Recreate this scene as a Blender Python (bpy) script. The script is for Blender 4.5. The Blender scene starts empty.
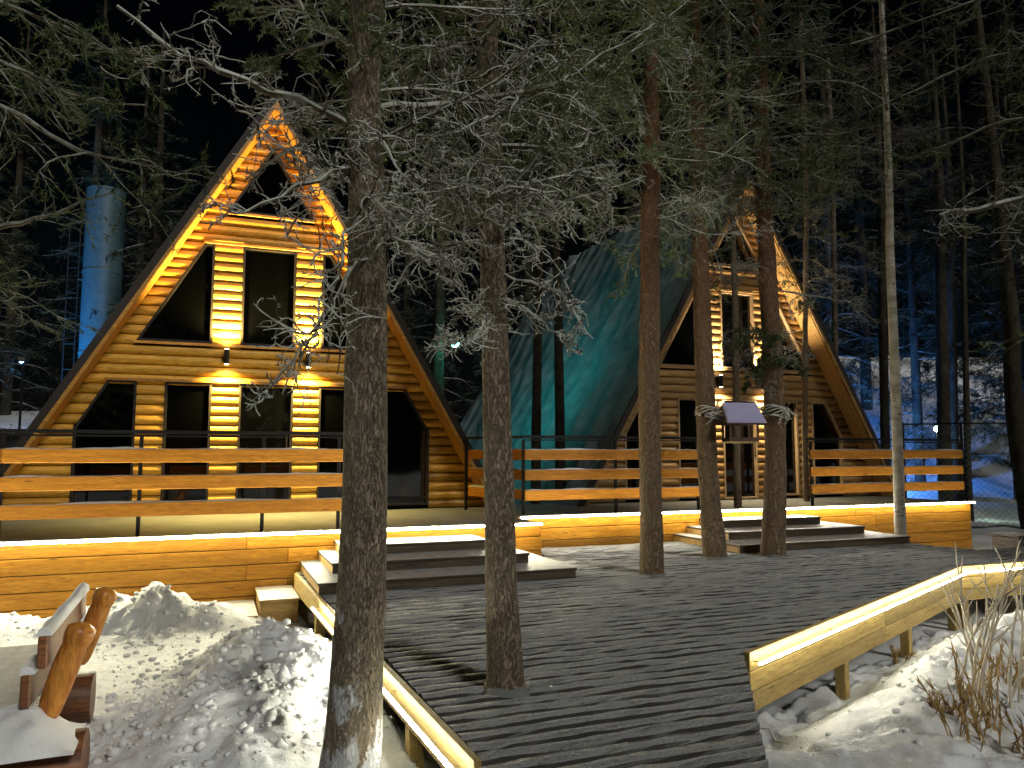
import bpy, math, random
import numpy as np
from mathutils import Vector, Matrix, noise

scene = bpy.context.scene
col = scene.collection
R = math.radians
random.seed(7)
rng = np.random.default_rng(11)

# ------------------------------------------------------------------ camera
F, CZ, PITCH = 759.0, 1.36, math.atan(68 / 759)
cam = bpy.data.objects.new('camera', bpy.data.cameras.new('camera'))
cam.data.sensor_width = 36.0
cam.data.lens = F / 1024 * 36
cam.data.clip_start, cam.data.clip_end = 0.05, 1500
cam.location = (0, 0, CZ)
cam.rotation_euler = (R(90) + PITCH, 0, 0)
col.objects.link(cam)
scene.camera = cam

# ------------------------------------------------------------------ night sky and moon
MOON_EL, MOON_AZ = R(34), R(142)          # azimuth clockwise from +Y: the moon stands behind the camera, to the right, veiled by thin cloud
world = bpy.data.worlds.new('World')
scene.world = world
world.use_nodes = True
wn = world.node_tree
sky = wn.nodes.new('ShaderNodeTexSky')
sky.sky_type = 'NISHITA'
sky.sun_disc = False
sky.sun_elevation = MOON_EL
sky.sun_rotation = MOON_AZ
bg = wn.nodes['Background']
wn.links.new(sky.outputs[0], bg.inputs[0])
bg.inputs[1].default_value = 0.0002
sun = bpy.data.objects.new('moonlight', bpy.data.lights.new('moonlight', 'SUN'))
sun.data.energy = 0.84
sun.data.angle = R(14)
sun.data.color = (1.0, 0.98, 0.91)
sd = Vector((math.sin(MOON_AZ) * math.cos(MOON_EL), math.cos(MOON_AZ) * math.cos(MOON_EL), math.sin(MOON_EL)))
sun.rotation_euler = (-sd).to_track_quat('-Z', 'Y').to_euler()
col.objects.link(sun)

scene.view_settings.view_transform = 'Standard'
scene.view_settings.look = 'None'
scene.view_settings.exposure = 0.8
scene.view_settings.gamma = 1.0
scene.cycles.max_bounces = 4
scene.cycles.diffuse_bounces = 2
scene.cycles.glossy_bounces = 2
scene.cycles.sample_clamp_indirect = 4.0
scene.cycles.caustics_reflective = False
scene.cycles.caustics_refractive = False
scene.cycles.use_denoising = True


_c, _s = math.cos(PITCH), math.sin(PITCH)


def ray(px, py):
    x, y = (px - 512) / F, (384 - py) / F
    return Vector((x, _c - y * _s, _s + y * _c))


def at(px, py, Y):
    r = ray(px, py)
    return r * (Y / r.y) + Vector((0, 0, CZ))


def onz(px, py, z):
    r = ray(px, py)
    return r * ((z - CZ) / r.z) + Vector((0, 0, CZ))


ANG = R(21.5)                              # the cabins and terraces stand at this angle to the view
U = Vector((math.cos(ANG), math.sin(ANG), 0))
V = Vector((-math.sin(ANG), math.cos(ANG), 0))


def uv(u, v, z=0.0):
    return U * u + V * v + Vector((0, 0, z))


def touv(P):
    return P.dot(U), P.dot(V)


# ------------------------------------------------------------------ object helpers
def tag(o, label=None, cat=None, group=None, kind=None):
    if label: o['label'] = label
    if cat: o['category'] = cat
    if group: o['group'] = group
    if kind: o['kind'] = kind
    return o


def empty(name, loc=(0, 0, 0), rz=0.0):
    o = bpy.data.objects.new(name, None)
    o.location = loc
    o.rotation_euler = (0, 0, rz)
    o.empty_display_size = 0.1
    col.objects.link(o)
    return o


def link(name, me, mat, parent=None, loc=(0, 0, 0), rot=(0, 0, 0)):
    o = bpy.data.objects.new(name, me)
    if mat is not None and len(me.materials) == 0:
        me.materials.append(mat)
    o.location, o.rotation_euler = loc, rot
    if parent is not None: o.parent = parent
    col.objects.link(o)
    return o


def copy_tree(o, parent=None):
    c = o.copy()
    col.objects.link(c)
    c.parent = parent
    for ch in list(o.children):
        copy_tree(ch, c)
    return c


class MB:
    """collects shapes, then links them as one mesh object"""
    def __init__(s):
        s.v, s.f, s.sm = [], [], []

    def add(s, verts, faces, smooth=False):
        n = len(s.v)
        s.v += [tuple(p) for p in verts]
        s.f += [tuple(i + n for i in q) for q in faces]
        s.sm += [smooth] * len(faces)
        return s

    def box(s, x0, x1, y0, y1, z0, z1, b=0.0):
        if b <= 0:
            vs = [(x, y, z) for z in (z0, z1) for y in (y0, y1) for x in (x0, x1)]
            return s.add(vs, [(0, 2, 3, 1), (4, 5, 7, 6), (0, 1, 5, 4), (2, 6, 7, 3), (0, 4, 6, 2), (1, 3, 7, 5)])
        # chamfered box
        P = []
        for sx in (0, 1):
            for sy in (0, 1):
                for sz in (0, 1):
                    X, Y, Z = (x0, x1)[sx], (y0, y1)[sy], (z0, z1)[sz]
                    ix, iy, iz = X + (b if sx == 0 else -b), Y + (b if sy == 0 else -b), Z + (b if sz == 0 else -b)
                    P += [(X, iy, iz), (ix, Y, iz), (ix, iy, Z)]
        k = lambda sx, sy, sz, a: (sx * 4 + sy * 2 + sz) * 3 + a
        f = []
        f += [(k(0,0,0,0), k(0,0,1,0), k(0,1,1,0), k(0,1,0,0)), (k(1,0,0,0), k(1,1,0,0), k(1,1,1,0), k(1,0,1,0))]
        f += [(k(0,0,0,1), k(1,0,0,1), k(1,0,1,1), k(0,0,1,1)), (k(0,1,0,1), k(0,1,1,1), k(1,1,1,1), k(1,1,0,1))]
        f += [(k(0,0,0,2), k(0,1,0,2), k(1,1,0,2), k(1,0,0,2)), (k(0,0,1,2), k(1,0,1,2), k(1,1,1,2), k(0,1,1,2))]
        for t in (0, 1):
            for w in (0, 1):
                f.append((k(t,w,0,0), k(t,w,1,0), k(t,w,1,1), k(t,w,0,1)))
                f.append((k(t,0,w,0), k(t,1,w,0), k(t,1,w,2), k(t,0,w,2)))
                f.append((k(0,t,w,1), k(1,t,w,1), k(1,t,w,2), k(0,t,w,2)))
        for sx in (0, 1):
            for sy in (0, 1):
                for sz in (0, 1):
                    f.append((k(sx,sy,sz,0), k(sx,sy,sz,1), k(sx,sy,sz,2)))
        return s.add(P, f)

    def tube(s, pts, rad, n=8, cap=True, smooth=True, wob=0.0):
        pts = [Vector(p) for p in pts]
        rings = []
        ref = Vector((0.13, 0.31, 0.94))
        for i, p in enumerate(pts):
            d = (pts[min(i + 1, len(pts) - 1)] - pts[max(i - 1, 0)]).normalized()
            a = d.cross(ref if abs(d.dot(ref)) < 0.95 else Vector((1, 0, 0))).normalized()
            b = d.cross(a)
            r = rad[i] if hasattr(rad, '__len__') else rad
            rings.append([p + (a * math.cos(2 * math.pi * k / n) + b * math.sin(2 * math.pi * k / n)) * r *
                          (1 + wob * (noise.noise(p * 5 + Vector((k * 1.7, 0, 0))))) for k in range(n)])
        vs = [q for r_ in rings for q in r_]
        fs = [(i * n + k, i * n + (k + 1) % n, (i + 1) * n + (k + 1) % n, (i + 1) * n + k)
              for i in range(len(pts) - 1) for k in range(n)]
        s.add(vs, fs, smooth)
        if cap:
            s.add(rings[0], [tuple(range(n))[::-1]])
            s.add(rings[-1], [tuple(range(n))])
        return s

    def prism(s, poly, y0, y1):
        """polygon in local XZ pushed along Y"""
        n = len(poly)
        vs = [(x, y0, z) for x, z in poly] + [(x, y1, z) for x, z in poly]
        fs = [tuple(range(n)), tuple(range(2 * n - 1, n - 1, -1))]
        fs += [(i, i + n, (i + 1) % n + n, (i + 1) % n) for i in range(n)]
        return s.add(vs, fs)

    def mesh(s, name):
        me = bpy.data.meshes.new(name)
        me.from_pydata(s.v, [], s.f)
        me.polygons.foreach_set('use_smooth', s.sm)
        me.update()
        return me

    def build(s, name, mat, parent=None, loc=(0, 0, 0), rot=(0, 0, 0)):
        return link(name, s.mesh(name), mat, parent, loc, rot)


def led_strip(x0, x1, y0, y1, z0, z1, mats, parent, out, loc=(0, 0, 0), rot=(0, 0, 0)):
    """light strip in a profile: bright diffuser on the outward face (local y sign `out`), dimmer on the others"""
    o = MB().box(x0, x1, y0, y1, z0, z1, 0.003).build('light_strip', mats[1], parent, loc, rot)
    o.data.materials.append(mats[0])
    for p in o.data.polygons:
        if p.normal.y * out > 0.6: p.material_index = 1
    return o


def fast_mesh(name, verts, tris, smooth=False):
    verts = np.ascontiguousarray(verts, dtype=np.float32)
    tris = np.ascontiguousarray(tris, dtype=np.int32)
    me = bpy.data.meshes.new(name)
    k = tris.shape[1]
    me.vertices.add(len(verts)); me.vertices.foreach_set('co', verts.ravel())
    me.loops.add(tris.size); me.loops.foreach_set('vertex_index', tris.ravel())
    me.polygons.add(len(tris))
    me.polygons.foreach_set('loop_start', np.arange(0, tris.size, k, dtype=np.int32))
    me.polygons.foreach_set('loop_total', np.full(len(tris), k, dtype=np.int32))
    me.polygons.foreach_set('use_smooth', np.full(len(tris), smooth))
    me.update(calc_edges=True)
    return me


# ------------------------------------------------------------------ materials
class NT:
    def __init__(s, name):
        s.m = bpy.data.materials.new(name)
        s.m.use_nodes = True
        s.t = s.m.node_tree
        s.p = s.t.nodes['Principled BSDF']
        s.tc = s.t.nodes.new('ShaderNodeTexCoord')

    def n(s, typ, **kw):
        q = s.t.nodes.new(typ)
        for k, v in kw.items():
            setattr(q, k, v)
        return q

    def l(s, a, b): s.t.links.new(a, b)

    def val(s, sock, v):
        if hasattr(v, 'is_output'): s.l(v, sock)
        else: sock.default_value = v

    def noise(s, scale, detail=4, rough=0.6, stretch=(1, 1, 1), coord=None, off=None):
        mp = s.n('ShaderNodeMapping')
        mp.inputs['Scale'].default_value = stretch
        s.l(coord or s.tc.outputs['Object'], mp.inputs[0])
        if off is not None: s.l(off, mp.inputs['Location'])
        q = s.n('ShaderNodeTexNoise')
        q.inputs['Scale'].default_value = scale
        q.inputs['Detail'].default_value = detail
        q.inputs['Roughness'].default_value = rough
        s.l(mp.outputs[0], q.inputs['Vector'])
        return q.outputs['Fac']

    def ramp(s, fac, stops):
        q = s.n('ShaderNodeValToRGB')
        e = q.color_ramp.elements
        while len(e) < len(stops): e.new(0.5)
        for el, (pos, c) in zip(e, stops):
            el.position = pos
            el.color = (c, c, c, 1) if not hasattr(c, '__len__') else (*c, 1)
        s.l(fac, q.inputs[0])
        return q.outputs[0]

    def math(s, op, a, b=0.0):
        q = s.n('ShaderNodeMath', operation=op)
        s.val(q.inputs[0], a); s.val(q.inputs[1], b)
        return q.outputs[0]

    def mix(s, fac, a, b, typ='MIX'):
        q = s.n('ShaderNodeMix', data_type='RGBA', blend_type=typ)
        s.val(q.inputs[0], fac)
        for sock, v in ((q.inputs[6], a), (q.inputs[7], b)):
            if hasattr(v, 'is_output'): s.l(v, sock)
            else: sock.default_value = (*v, 1)
        return q.outputs[2]

    def bump(s, h, strength=0.4, dist=0.01):
        q = s.n('ShaderNodeBump')
        q.inputs['Strength'].default_value = strength
        q.inputs['Distance'].default_value = dist
        s.l(h, q.inputs['Height'])
        s.l(q.outputs[0], s.p.inputs['Normal'])
        return q

    def rand(s):
        oi = s.n('ShaderNodeObjectInfo')
        return oi.outputs['Random']

    def upz(s):
        g = s.n('ShaderNodeNewGeometry')
        x = s.n('ShaderNodeSeparateXYZ')
        s.l(g.outputs['True Normal'], x.inputs[0])
        return x.outputs['Z']

    def out(s, color, rough=0.6, spec=0.3):
        s.val(s.p.inputs['Base Color'], color if hasattr(color, 'is_output') else (*color, 1))
        s.val(s.p.inputs['Roughness'], rough)
        s.p.inputs['Specular IOR Level'].default_value = spec
        return s.m


def m_wood(name, light, dark, grain=(1.2, 9, 9), rough=0.42, frost=0.0, along='x', vary=0.62):
    k = NT(name)
    r = k.rand()
    off = k.n('ShaderNodeCombineXYZ')
    k.l(k.math('MULTIPLY', r, 37.0), off.inputs[0]); k.l(k.math('MULTIPLY', r, 11.0), off.inputs[2])
    st = {'x': grain, 'z': (grain[1], grain[1], grain[0]), 'y': (grain[1], grain[0], grain[1])}[along]
    g = k.noise(3.0, 6, 0.65, st, off=off.outputs[0])
    g2 = k.noise(14.0, 3, 0.6, st, off=off.outputs[0])
    c = k.mix(k.ramp(g, [(0.38, 0.0), (0.62, 1.0)]), dark, light)
    c = k.mix(k.math('MULTIPLY', k.ramp(g2, [(0.36, 1.0), (0.52, 0.0)]), 0.6), c, tuple(x * 0.45 for x in dark))
    vo = k.n('ShaderNodeTexVoronoi')
    mp = k.n('ShaderNodeMapping'); mp.inputs['Scale'].default_value = tuple(0.35 if a == grain[0] else 1.6 for a in st)
    k.l(k.tc.outputs['Object'], mp.inputs[0]); k.l(off.outputs[0], mp.inputs['Location']); k.l(mp.outputs[0], vo.inputs['Vector'])
    vo.inputs['Scale'].default_value = 4.5
    knot = k.ramp(vo.outputs['Distance'], [(0.045, 1.0), (0.095, 0.0)])
    c = k.mix(k.math('MULTIPLY', knot, 0.75), c, tuple(x * 0.25 for x in dark))
    hsv = k.n('ShaderNodeHueSaturation')
    k.l(c, hsv.inputs['Color'])
    k.l(k.math('ADD', k.math('MULTIPLY', r, vary), 1.0 - vary / 2), hsv.inputs['Value'])
    c = hsv.outputs[0]
    if frost > 0:
        fn = k.noise(9.0, 5, 0.7)
        f = k.math('MULTIPLY', k.ramp(k.upz(), [(0.5, 0.0), (0.85, 1.0)]), k.ramp(fn, [(0.30, 0.55), (0.6, 1.0)]))
        c = k.mix(k.math('MULTIPLY', f, frost), c, (0.72, 0.74, 0.76))
    k.bump(g2, 0.25, 0.004)
    return k.out(c, rough, 0.35)


def m_plain(name, c, rough=0.5, metal=0.0, spec=0.4, var=0.0):
    k = NT(name)
    n = k.noise(6.0, 4)
    cc = k.mix(k.ramp(n, [(0.3, 0.0), (0.7, 1.0)]), tuple(x * (0.8 - var) for x in c), c)
    k.p.inputs['Metallic'].default_value = metal
    return k.out(cc, rough, spec)


def m_emit(name, c, strength):
    k = NT(name)
    k.p.inputs['Base Color'].default_value = (0.8, 0.8, 0.8, 1)
    k.p.inputs['Emission Color'].default_value = (*c, 1)
    k.p.inputs['Emission Strength'].default_value = strength
    return k.m


def m_snow(name, c=(0.87, 0.88, 0.89), scale=1.0, bump=0.5, mottle=0.0):
    k = NT(name)
    a = k.noise(13 * scale, 8, 0.72)
    b = k.noise(42 * scale, 6, 0.75)
    h = k.math('ADD', a, k.math('MULTIPLY', b, 0.45))
    k.bump(h, min(1.0, bump), 0.06)
    cc = k.mix(k.ramp(k.noise(3.2 * scale, 5, 0.65), [(0.35, 0.0), (0.7, 1.0)]), tuple(x * (0.86 - mottle) for x in c), c)
    return k.out(cc, 0.7, 0.25)


def m_deck():
    k = NT('snowy_deck_plank')
    r = k.rand()
    w = k.tc.outputs['Object']
    a = k.noise(5.0, 6, 0.7, (0.6, 1.6, 1.0), coord=w)
    b = k.noise(22.0, 6, 0.75, (0.55, 1.5, 1.0), coord=w)
    c = k.noise(95.0, 4, 0.7, (0.7, 1.3, 1), coord=w)
    snow = k.mix(k.ramp(c, [(0.3, 0.0), (0.7, 1.0)]), (0.27, 0.28, 0.28), (0.68, 0.69, 0.69))
    wood = k.mix(a, (0.04, 0.038, 0.034), (0.11, 0.105, 0.095))
    m = k.math('ADD', k.math('MULTIPLY', a, 0.5), k.math('MULTIPLY', b, 0.6))
    cov = k.ramp(m, [(0.32, 0.0), (0.50, 1.0)])
    up = k.ramp(k.upz(), [(0.55, 0.0), (0.95, 1.0)])
    cov = k.math('MULTIPLY', cov, up)
    h = k.math('ADD', k.math('MULTIPLY', b, 1.0), k.math('MULTIPLY', c, 0.35))
    k.bump(h, 1.0, 0.05)
    return k.out(k.mix(cov, wood, snow), 0.75, 0.2)


def m_bark(name, dark, light, red=None, snow=0.0):
    k = NT(name)
    g = k.noise(9.0, 7, 0.75, (3.0, 3.0, 0.8))
    g1 = k.noise(16.0, 6, 0.75, (3.4, 3.4, 0.9))
    ridge = k.math('ABSOLUTE', k.math('SUBTRACT', g1, 0.5))
    crack = k.ramp(ridge, [(0.0, 0.0), (0.040, 1.0)])
    g3 = k.noise(60.0, 4, 0.7, (1.4, 1.4, 0.7))
    c = k.mix(k.ramp(k.math('ADD', k.math('MULTIPLY', g, 0.6), k.math('MULTIPLY', g3, 0.4)), [(0.34, 0.0), (0.64, 1.0)]), dark, light)
    c = k.mix(k.math('ADD', k.math('MULTIPLY', crack, 0.65), 0.35), tuple(x * 0.35 for x in dark), c)
    # greenish lichen dust
    c = k.mix(k.math('MULTIPLY', k.ramp(k.noise(3.0, 5, 0.7), [(0.45, 0.0), (0.7, 1.0)]), 0.35), c, (0.20, 0.22, 0.12))
    if red:
        sx = k.n('ShaderNodeSeparateXYZ'); k.l(k.tc.outputs['Object'], sx.inputs[0])
        z = k.math('ADD', sx.outputs['Z'], k.math('MULTIPLY', k.noise(4, 3), 1.2))
        k_ = k.n('ShaderNodeMapRange'); k.l(z, k_.inputs[0])
        k_.inputs[1].default_value, k_.inputs[2].default_value = red[0], red[1]
        c = k.mix(k.math('MULTIPLY', k_.outputs[0], k.ramp(g, [(0.2, 0.55), (0.7, 1.0)])), c, red[2])
    if snow > 0:      # snow plastered on the lower trunk by wind, in ragged patches
        sx = k.n('ShaderNodeSeparateXYZ'); k.l(k.tc.outputs['Object'], sx.inputs[0])
        mr = k.n('ShaderNodeMapRange'); k.l(sx.outputs['Z'], mr.inputs[0])
        mr.inputs[1].default_value, mr.inputs[2].default_value = 1.45, 0.2
        mr.inputs[3].default_value, mr.inputs[4].default_value = -0.10, 0.14
        n = k.math('ADD', k.noise(5.5, 6, 0.75, (1.5, 1.5, 0.8)), mr.outputs[0])
        f = k.ramp(n, [(0.55, 0.0), (0.60, 1.0)])
        c = k.mix(k.math('MULTIPLY', f, snow), c, (0.62, 0.63, 0.66))
    h = k.math('ADD', k.math('MULTIPLY', crack, 0.8), k.math('ADD', g, k.math('MULTIPLY', g3, 0.4)))
    k.bump(h, 1.0, 0.022)
    return k.out(c, 0.85, 0.15)


def m_birch():
    k = NT('birch_bark')
    g = k.noise(7.0, 5, 0.7, (1.2, 1.2, 5.0))
    b = k.noise(3.0, 4, 0.6, (1, 1, 2.0))
    c = k.mix(k.ramp(b, [(0.35, 0.0), (0.65, 1.0)]), (0.22, 0.195, 0.15), (0.44, 0.41, 0.34))
    c = k.mix(k.ramp(g, [(0.34, 1.0), (0.41, 0.0)]), c, (0.03, 0.027, 0.025))
    k.bump(g, 0.4, 0.006)
    return k.out(c, 0.6, 0.3)


def m_twig(name, bark, frost, amount=1.0, lo=-0.35, hi=0.35):
    k = NT(name)
    n = k.noise(7.0, 5, 0.7)
    n2 = k.noise(40.0, 3, 0.6)
    f = k.ramp(k.math('ADD', k.upz(), k.math('MULTIPLY', k.math('SUBTRACT', n, 0.5), 2.2)), [(0.0, 0.0), (1.0, 1.0)])
    mr = k.n('ShaderNodeMapRange'); k.l(k.math('ADD', k.upz(), k.math('MULTIPLY', k.math('SUBTRACT', n, 0.5), 2.4)), mr.inputs[0])
    mr.inputs[1].default_value, mr.inputs[2].default_value = lo, hi
    c = k.mix(k.ramp(n2, [(0.3, 0.0), (0.7, 1.0)]), tuple(x * 0.5 for x in bark), bark)
    c = k.mix(k.math('MULTIPLY', mr.outputs[0], amount), c, frost)
    return k.out(c, 0.8, 0.1)


M = {}
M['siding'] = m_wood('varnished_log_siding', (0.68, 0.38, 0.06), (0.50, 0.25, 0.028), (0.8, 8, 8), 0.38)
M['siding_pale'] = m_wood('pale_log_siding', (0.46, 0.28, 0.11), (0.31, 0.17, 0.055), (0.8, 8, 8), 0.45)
M['trim'] = m_wood('varnished_trim', (0.62, 0.32, 0.07), (0.47, 0.21, 0.035), (0.8, 8, 8), 0.4)
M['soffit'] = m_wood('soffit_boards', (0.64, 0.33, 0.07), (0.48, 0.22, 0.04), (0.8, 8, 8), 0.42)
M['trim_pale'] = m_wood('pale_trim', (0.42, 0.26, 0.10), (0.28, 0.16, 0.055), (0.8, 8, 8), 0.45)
M['fascia'] = m_wood('terrace_fascia_wood', (0.58, 0.28, 0.03), (0.42, 0.175, 0.015), (0.7, 9, 9), 0.5)
M['rail'] = m_wood('rail_board_wood', (0.66, 0.28, 0.03), (0.47, 0.175, 0.016), (0.6, 9, 9), 0.5, frost=0.9)
M['edge'] = m_wood('boardwalk_edge_wood', (0.50, 0.36, 0.13), (0.36, 0.24, 0.075), (0.7, 9, 9), 0.55)
M['step'] = m_wood('shade_toned_step_wood', (0.085, 0.062, 0.036), (0.04, 0.03, 0.018), (0.7, 9, 9), 0.6, frost=0.46)  # shade on the step fronts is put into the colour; sides stay pale
M['step_pale'] = m_wood('pale_step_wood', (0.50, 0.33, 0.12), (0.36, 0.22, 0.07), (0.7, 9, 9), 0.55, frost=0.85)
M['bench'] = m_wood('varnished_bench_log', (0.58, 0.25, 0.045), (0.33, 0.11, 0.018), (5, 5, 0.7), 0.35)
M['bench_dark'] = m_wood('brown_bench_log', (0.24, 0.10, 0.04), (0.11, 0.042, 0.018), (0.9, 7, 7), 0.45)
M['bench_seat'] = m_wood('frosted_bench_seat', (0.20, 0.17, 0.14), (0.09, 0.075, 0.065), (7, 0.8, 7), 0.6, frost=0.33)
M['metal'] = m_plain('black_metal', (0.012, 0.012, 0.013), 0.45, 0.0, 0.4)
M['roof'] = m_plain('dark_roof_edge', (0.03, 0.022, 0.018), 0.7)
M['dark'] = m_plain('dark_interior', (0.012, 0.010, 0.009), 0.9)
M['frame'] = m_plain('dark_window_frame', (0.010, 0.006, 0.004), 0.6)
M['frame_pale'] = m_wood('pale_window_frame', (0.42, 0.30, 0.18), (0.30, 0.20, 0.11), (8, 8, 0.8), 0.5)
M['snow'] = m_snow('snow')
M['roof_snow'] = m_snow('roof_snow', (0.36, 0.39, 0.39), scale=0.9, bump=1.0, mottle=0.3)  # snow darkened in colour to stand in for shade from the moon
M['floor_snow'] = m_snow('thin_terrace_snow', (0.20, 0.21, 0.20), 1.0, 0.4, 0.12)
M['deck'] = m_deck()
M['bark'] = m_bark('pine_bark', (0.13, 0.095, 0.07), (0.40, 0.31, 0.23))
M['bark_near'] = m_bark('pine_bark_with_snow', (0.13, 0.10, 0.075), (0.42, 0.34, 0.25), snow=1.0)
M['bark_red'] = m_bark('pine_bark_reddening', (0.14, 0.095, 0.06), (0.40, 0.28, 0.18), (2.0, 6.0, (0.19, 0.085, 0.042)))
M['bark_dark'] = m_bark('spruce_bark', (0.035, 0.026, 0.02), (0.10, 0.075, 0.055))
M['birch'] = m_birch()
M['twig'] = m_twig('frosted_twig', (0.085, 0.065, 0.04), (0.52, 0.54, 0.49), 1.0, -0.6, 0.5)
M['twig_dark'] = m_twig('dark_twig', (0.05, 0.04, 0.028), (0.42, 0.45, 0.43), 0.8, 0.0, 0.9)  # dark copy for background trees, their weaker light put into the colour
M['needle'] = m_twig('frosted_needles', (0.14, 0.18, 0.06), (0.48, 0.52, 0.42), 0.8, -0.1, 1.1)
M['needle_mid'] = m_twig('shade_toned_needles', (0.06, 0.085, 0.03), (0.30, 0.34, 0.28), 0.7, 0.2, 1.2)  # darker copy of the needles, with shade on the outer crowns in its colour
M['twig_mid'] = m_twig('shade_toned_twig', (0.06, 0.048, 0.03), (0.48, 0.50, 0.46), 0.9, -0.2, 0.8)  # darker, less frosted twig copy; dim light is put into the colour
M['needle_dark'] = m_twig('dark_needles', (0.022, 0.034, 0.016), (0.14, 0.17, 0.15), 0.6, 0.3, 1.2)  # dimness of the far trees painted in, as moonlight does not fade
M['concrete'] = m_plain('blue_light_toned_steel', (0.07, 0.13, 0.15), 0.5, var=0.1)  # dark teal tone stands in for blue light and missing moon shade
M['dry'] = m_plain('dry_stalk', (0.52, 0.34, 0.12), 0.8, var=0.3)
M['twig_pale'] = m_plain('pale_frosted_stem', (0.66, 0.58, 0.46), 0.8, var=0.2)
M['rope'] = m_twig('frosted_rope', (0.25, 0.22, 0.17), (0.6, 0.6, 0.58))
M['feeder'] = m_wood('brown_feeder_wood', (0.16, 0.085, 0.05), (0.08, 0.04, 0.025), (2, 8, 8), 0.6)
M['feeder_snow'] = m_snow('feeder_roof_snow', (0.50, 0.48, 0.74), 2.0, 0.3)  # purple-blue light on the feeder roof is put into the snow colour
M['led_left'] = m_emit('led_strip_warm_white', (1.0, 0.96, 0.66), 290)
M['led_left_dim'] = m_emit('led_strip_warm_white_back', (1.0, 0.88, 0.50), 22)
M['led_right'] = m_emit('led_strip_white', (1.0, 0.95, 0.78), 130)
M['led_right_dim'] = m_emit('led_strip_white_back', (1.0, 0.90, 0.58), 21)
M['led_walk'] = m_emit('led_strip_boardwalk', (1.0, 0.98, 0.78), 90)
M['led_walk_dim'] = m_emit('led_strip_boardwalk_back', (1.0, 0.95, 0.66), 8)
M['lens_warm'] = m_emit('warm_lamp_lens', (1.0, 0.80, 0.42), 30)
M['lens_white'] = m_emit('white_lamp_lens', (1.0, 0.88, 0.70), 30)
M['lens_teal'] = m_emit('teal_lamp_lens', (0.15, 1.0, 0.85), 40)
M['lens_blue'] = m_emit('blue_lamp_lens', (0.15, 0.4, 1.0), 20)
M['lens_pale'] = m_emit('pale_green_lamp_lens', (0.75, 1.0, 0.85), 40)


def m_glass():
    k = NT('dark_window_glass')
    k.p.inputs['Base Color'].default_value = (0.0008, 0.0009, 0.001, 1)
    k.p.inputs['Roughness'].default_value = 0.04
    k.p.inputs['Specular IOR Level'].default_value = 0.8
    b = k.noise(0.9, 2, 0.5)
    k.bump(b, 0.06, 0.05)
    return k.m


M['glass'] = m_glass()

# ------------------------------------------------------------------ ground
C1, C2, C3 = onz(483, 762, 0), onz(383, 655, 0), onz(298, 574, 0)
W1, W2, W3 = onz(770, 768, 0), onz(744, 653, 0), onz(957, 567, 0)
EDGE_N = (W2 - W1).normalized()
deck_poly = [W1 - EDGE_N * 6.2, W1, W2, W3, W3 + U * 6.0, W3 + U * 6.0 + V * 0.95, W3 + U * 1.75 + V * 0.95,
             uv(9.75, 8.40), uv(10.2, 9.95), uv(4.10, 9.95), uv(4.10, 9.12), uv(0.92, 9.12), C3, C2, C1, C1 - EDGE_N * 6.4]
deck_poly = [Vector((p.x, p.y, 0)) for p in deck_poly]


def in_poly(x, y, poly):
    c = False
    j = len(poly) - 1
    for i in range(len(poly)):
        a, b = poly[i], poly[j]
        if (a.y > y) != (b.y > y) and x < (b.x - a.x) * (y - a.y) / (b.y - a.y) + a.x: c = not c
        j = i
    return c


def sst(a, b, x):
    t = min(1.0, max(0.0, (x - a) / (b - a)))
    return t * t * (3 - 2 * t)


def bump2(x, y, cx, cy, dx, dy, sa, sb):
    """elongated mound, long axis (dx, dy)"""
    l_ = math.hypot(dx, dy); dx, dy = dx / l_, dy / l_
    a = (x - cx) * dx + (y - cy) * dy
    b = -(x - cx) * dy + (y - cy) * dx
    return math.exp(-(a * a / (2 * sa * sa) + b * b / (2 * sb * sb)))


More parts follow.
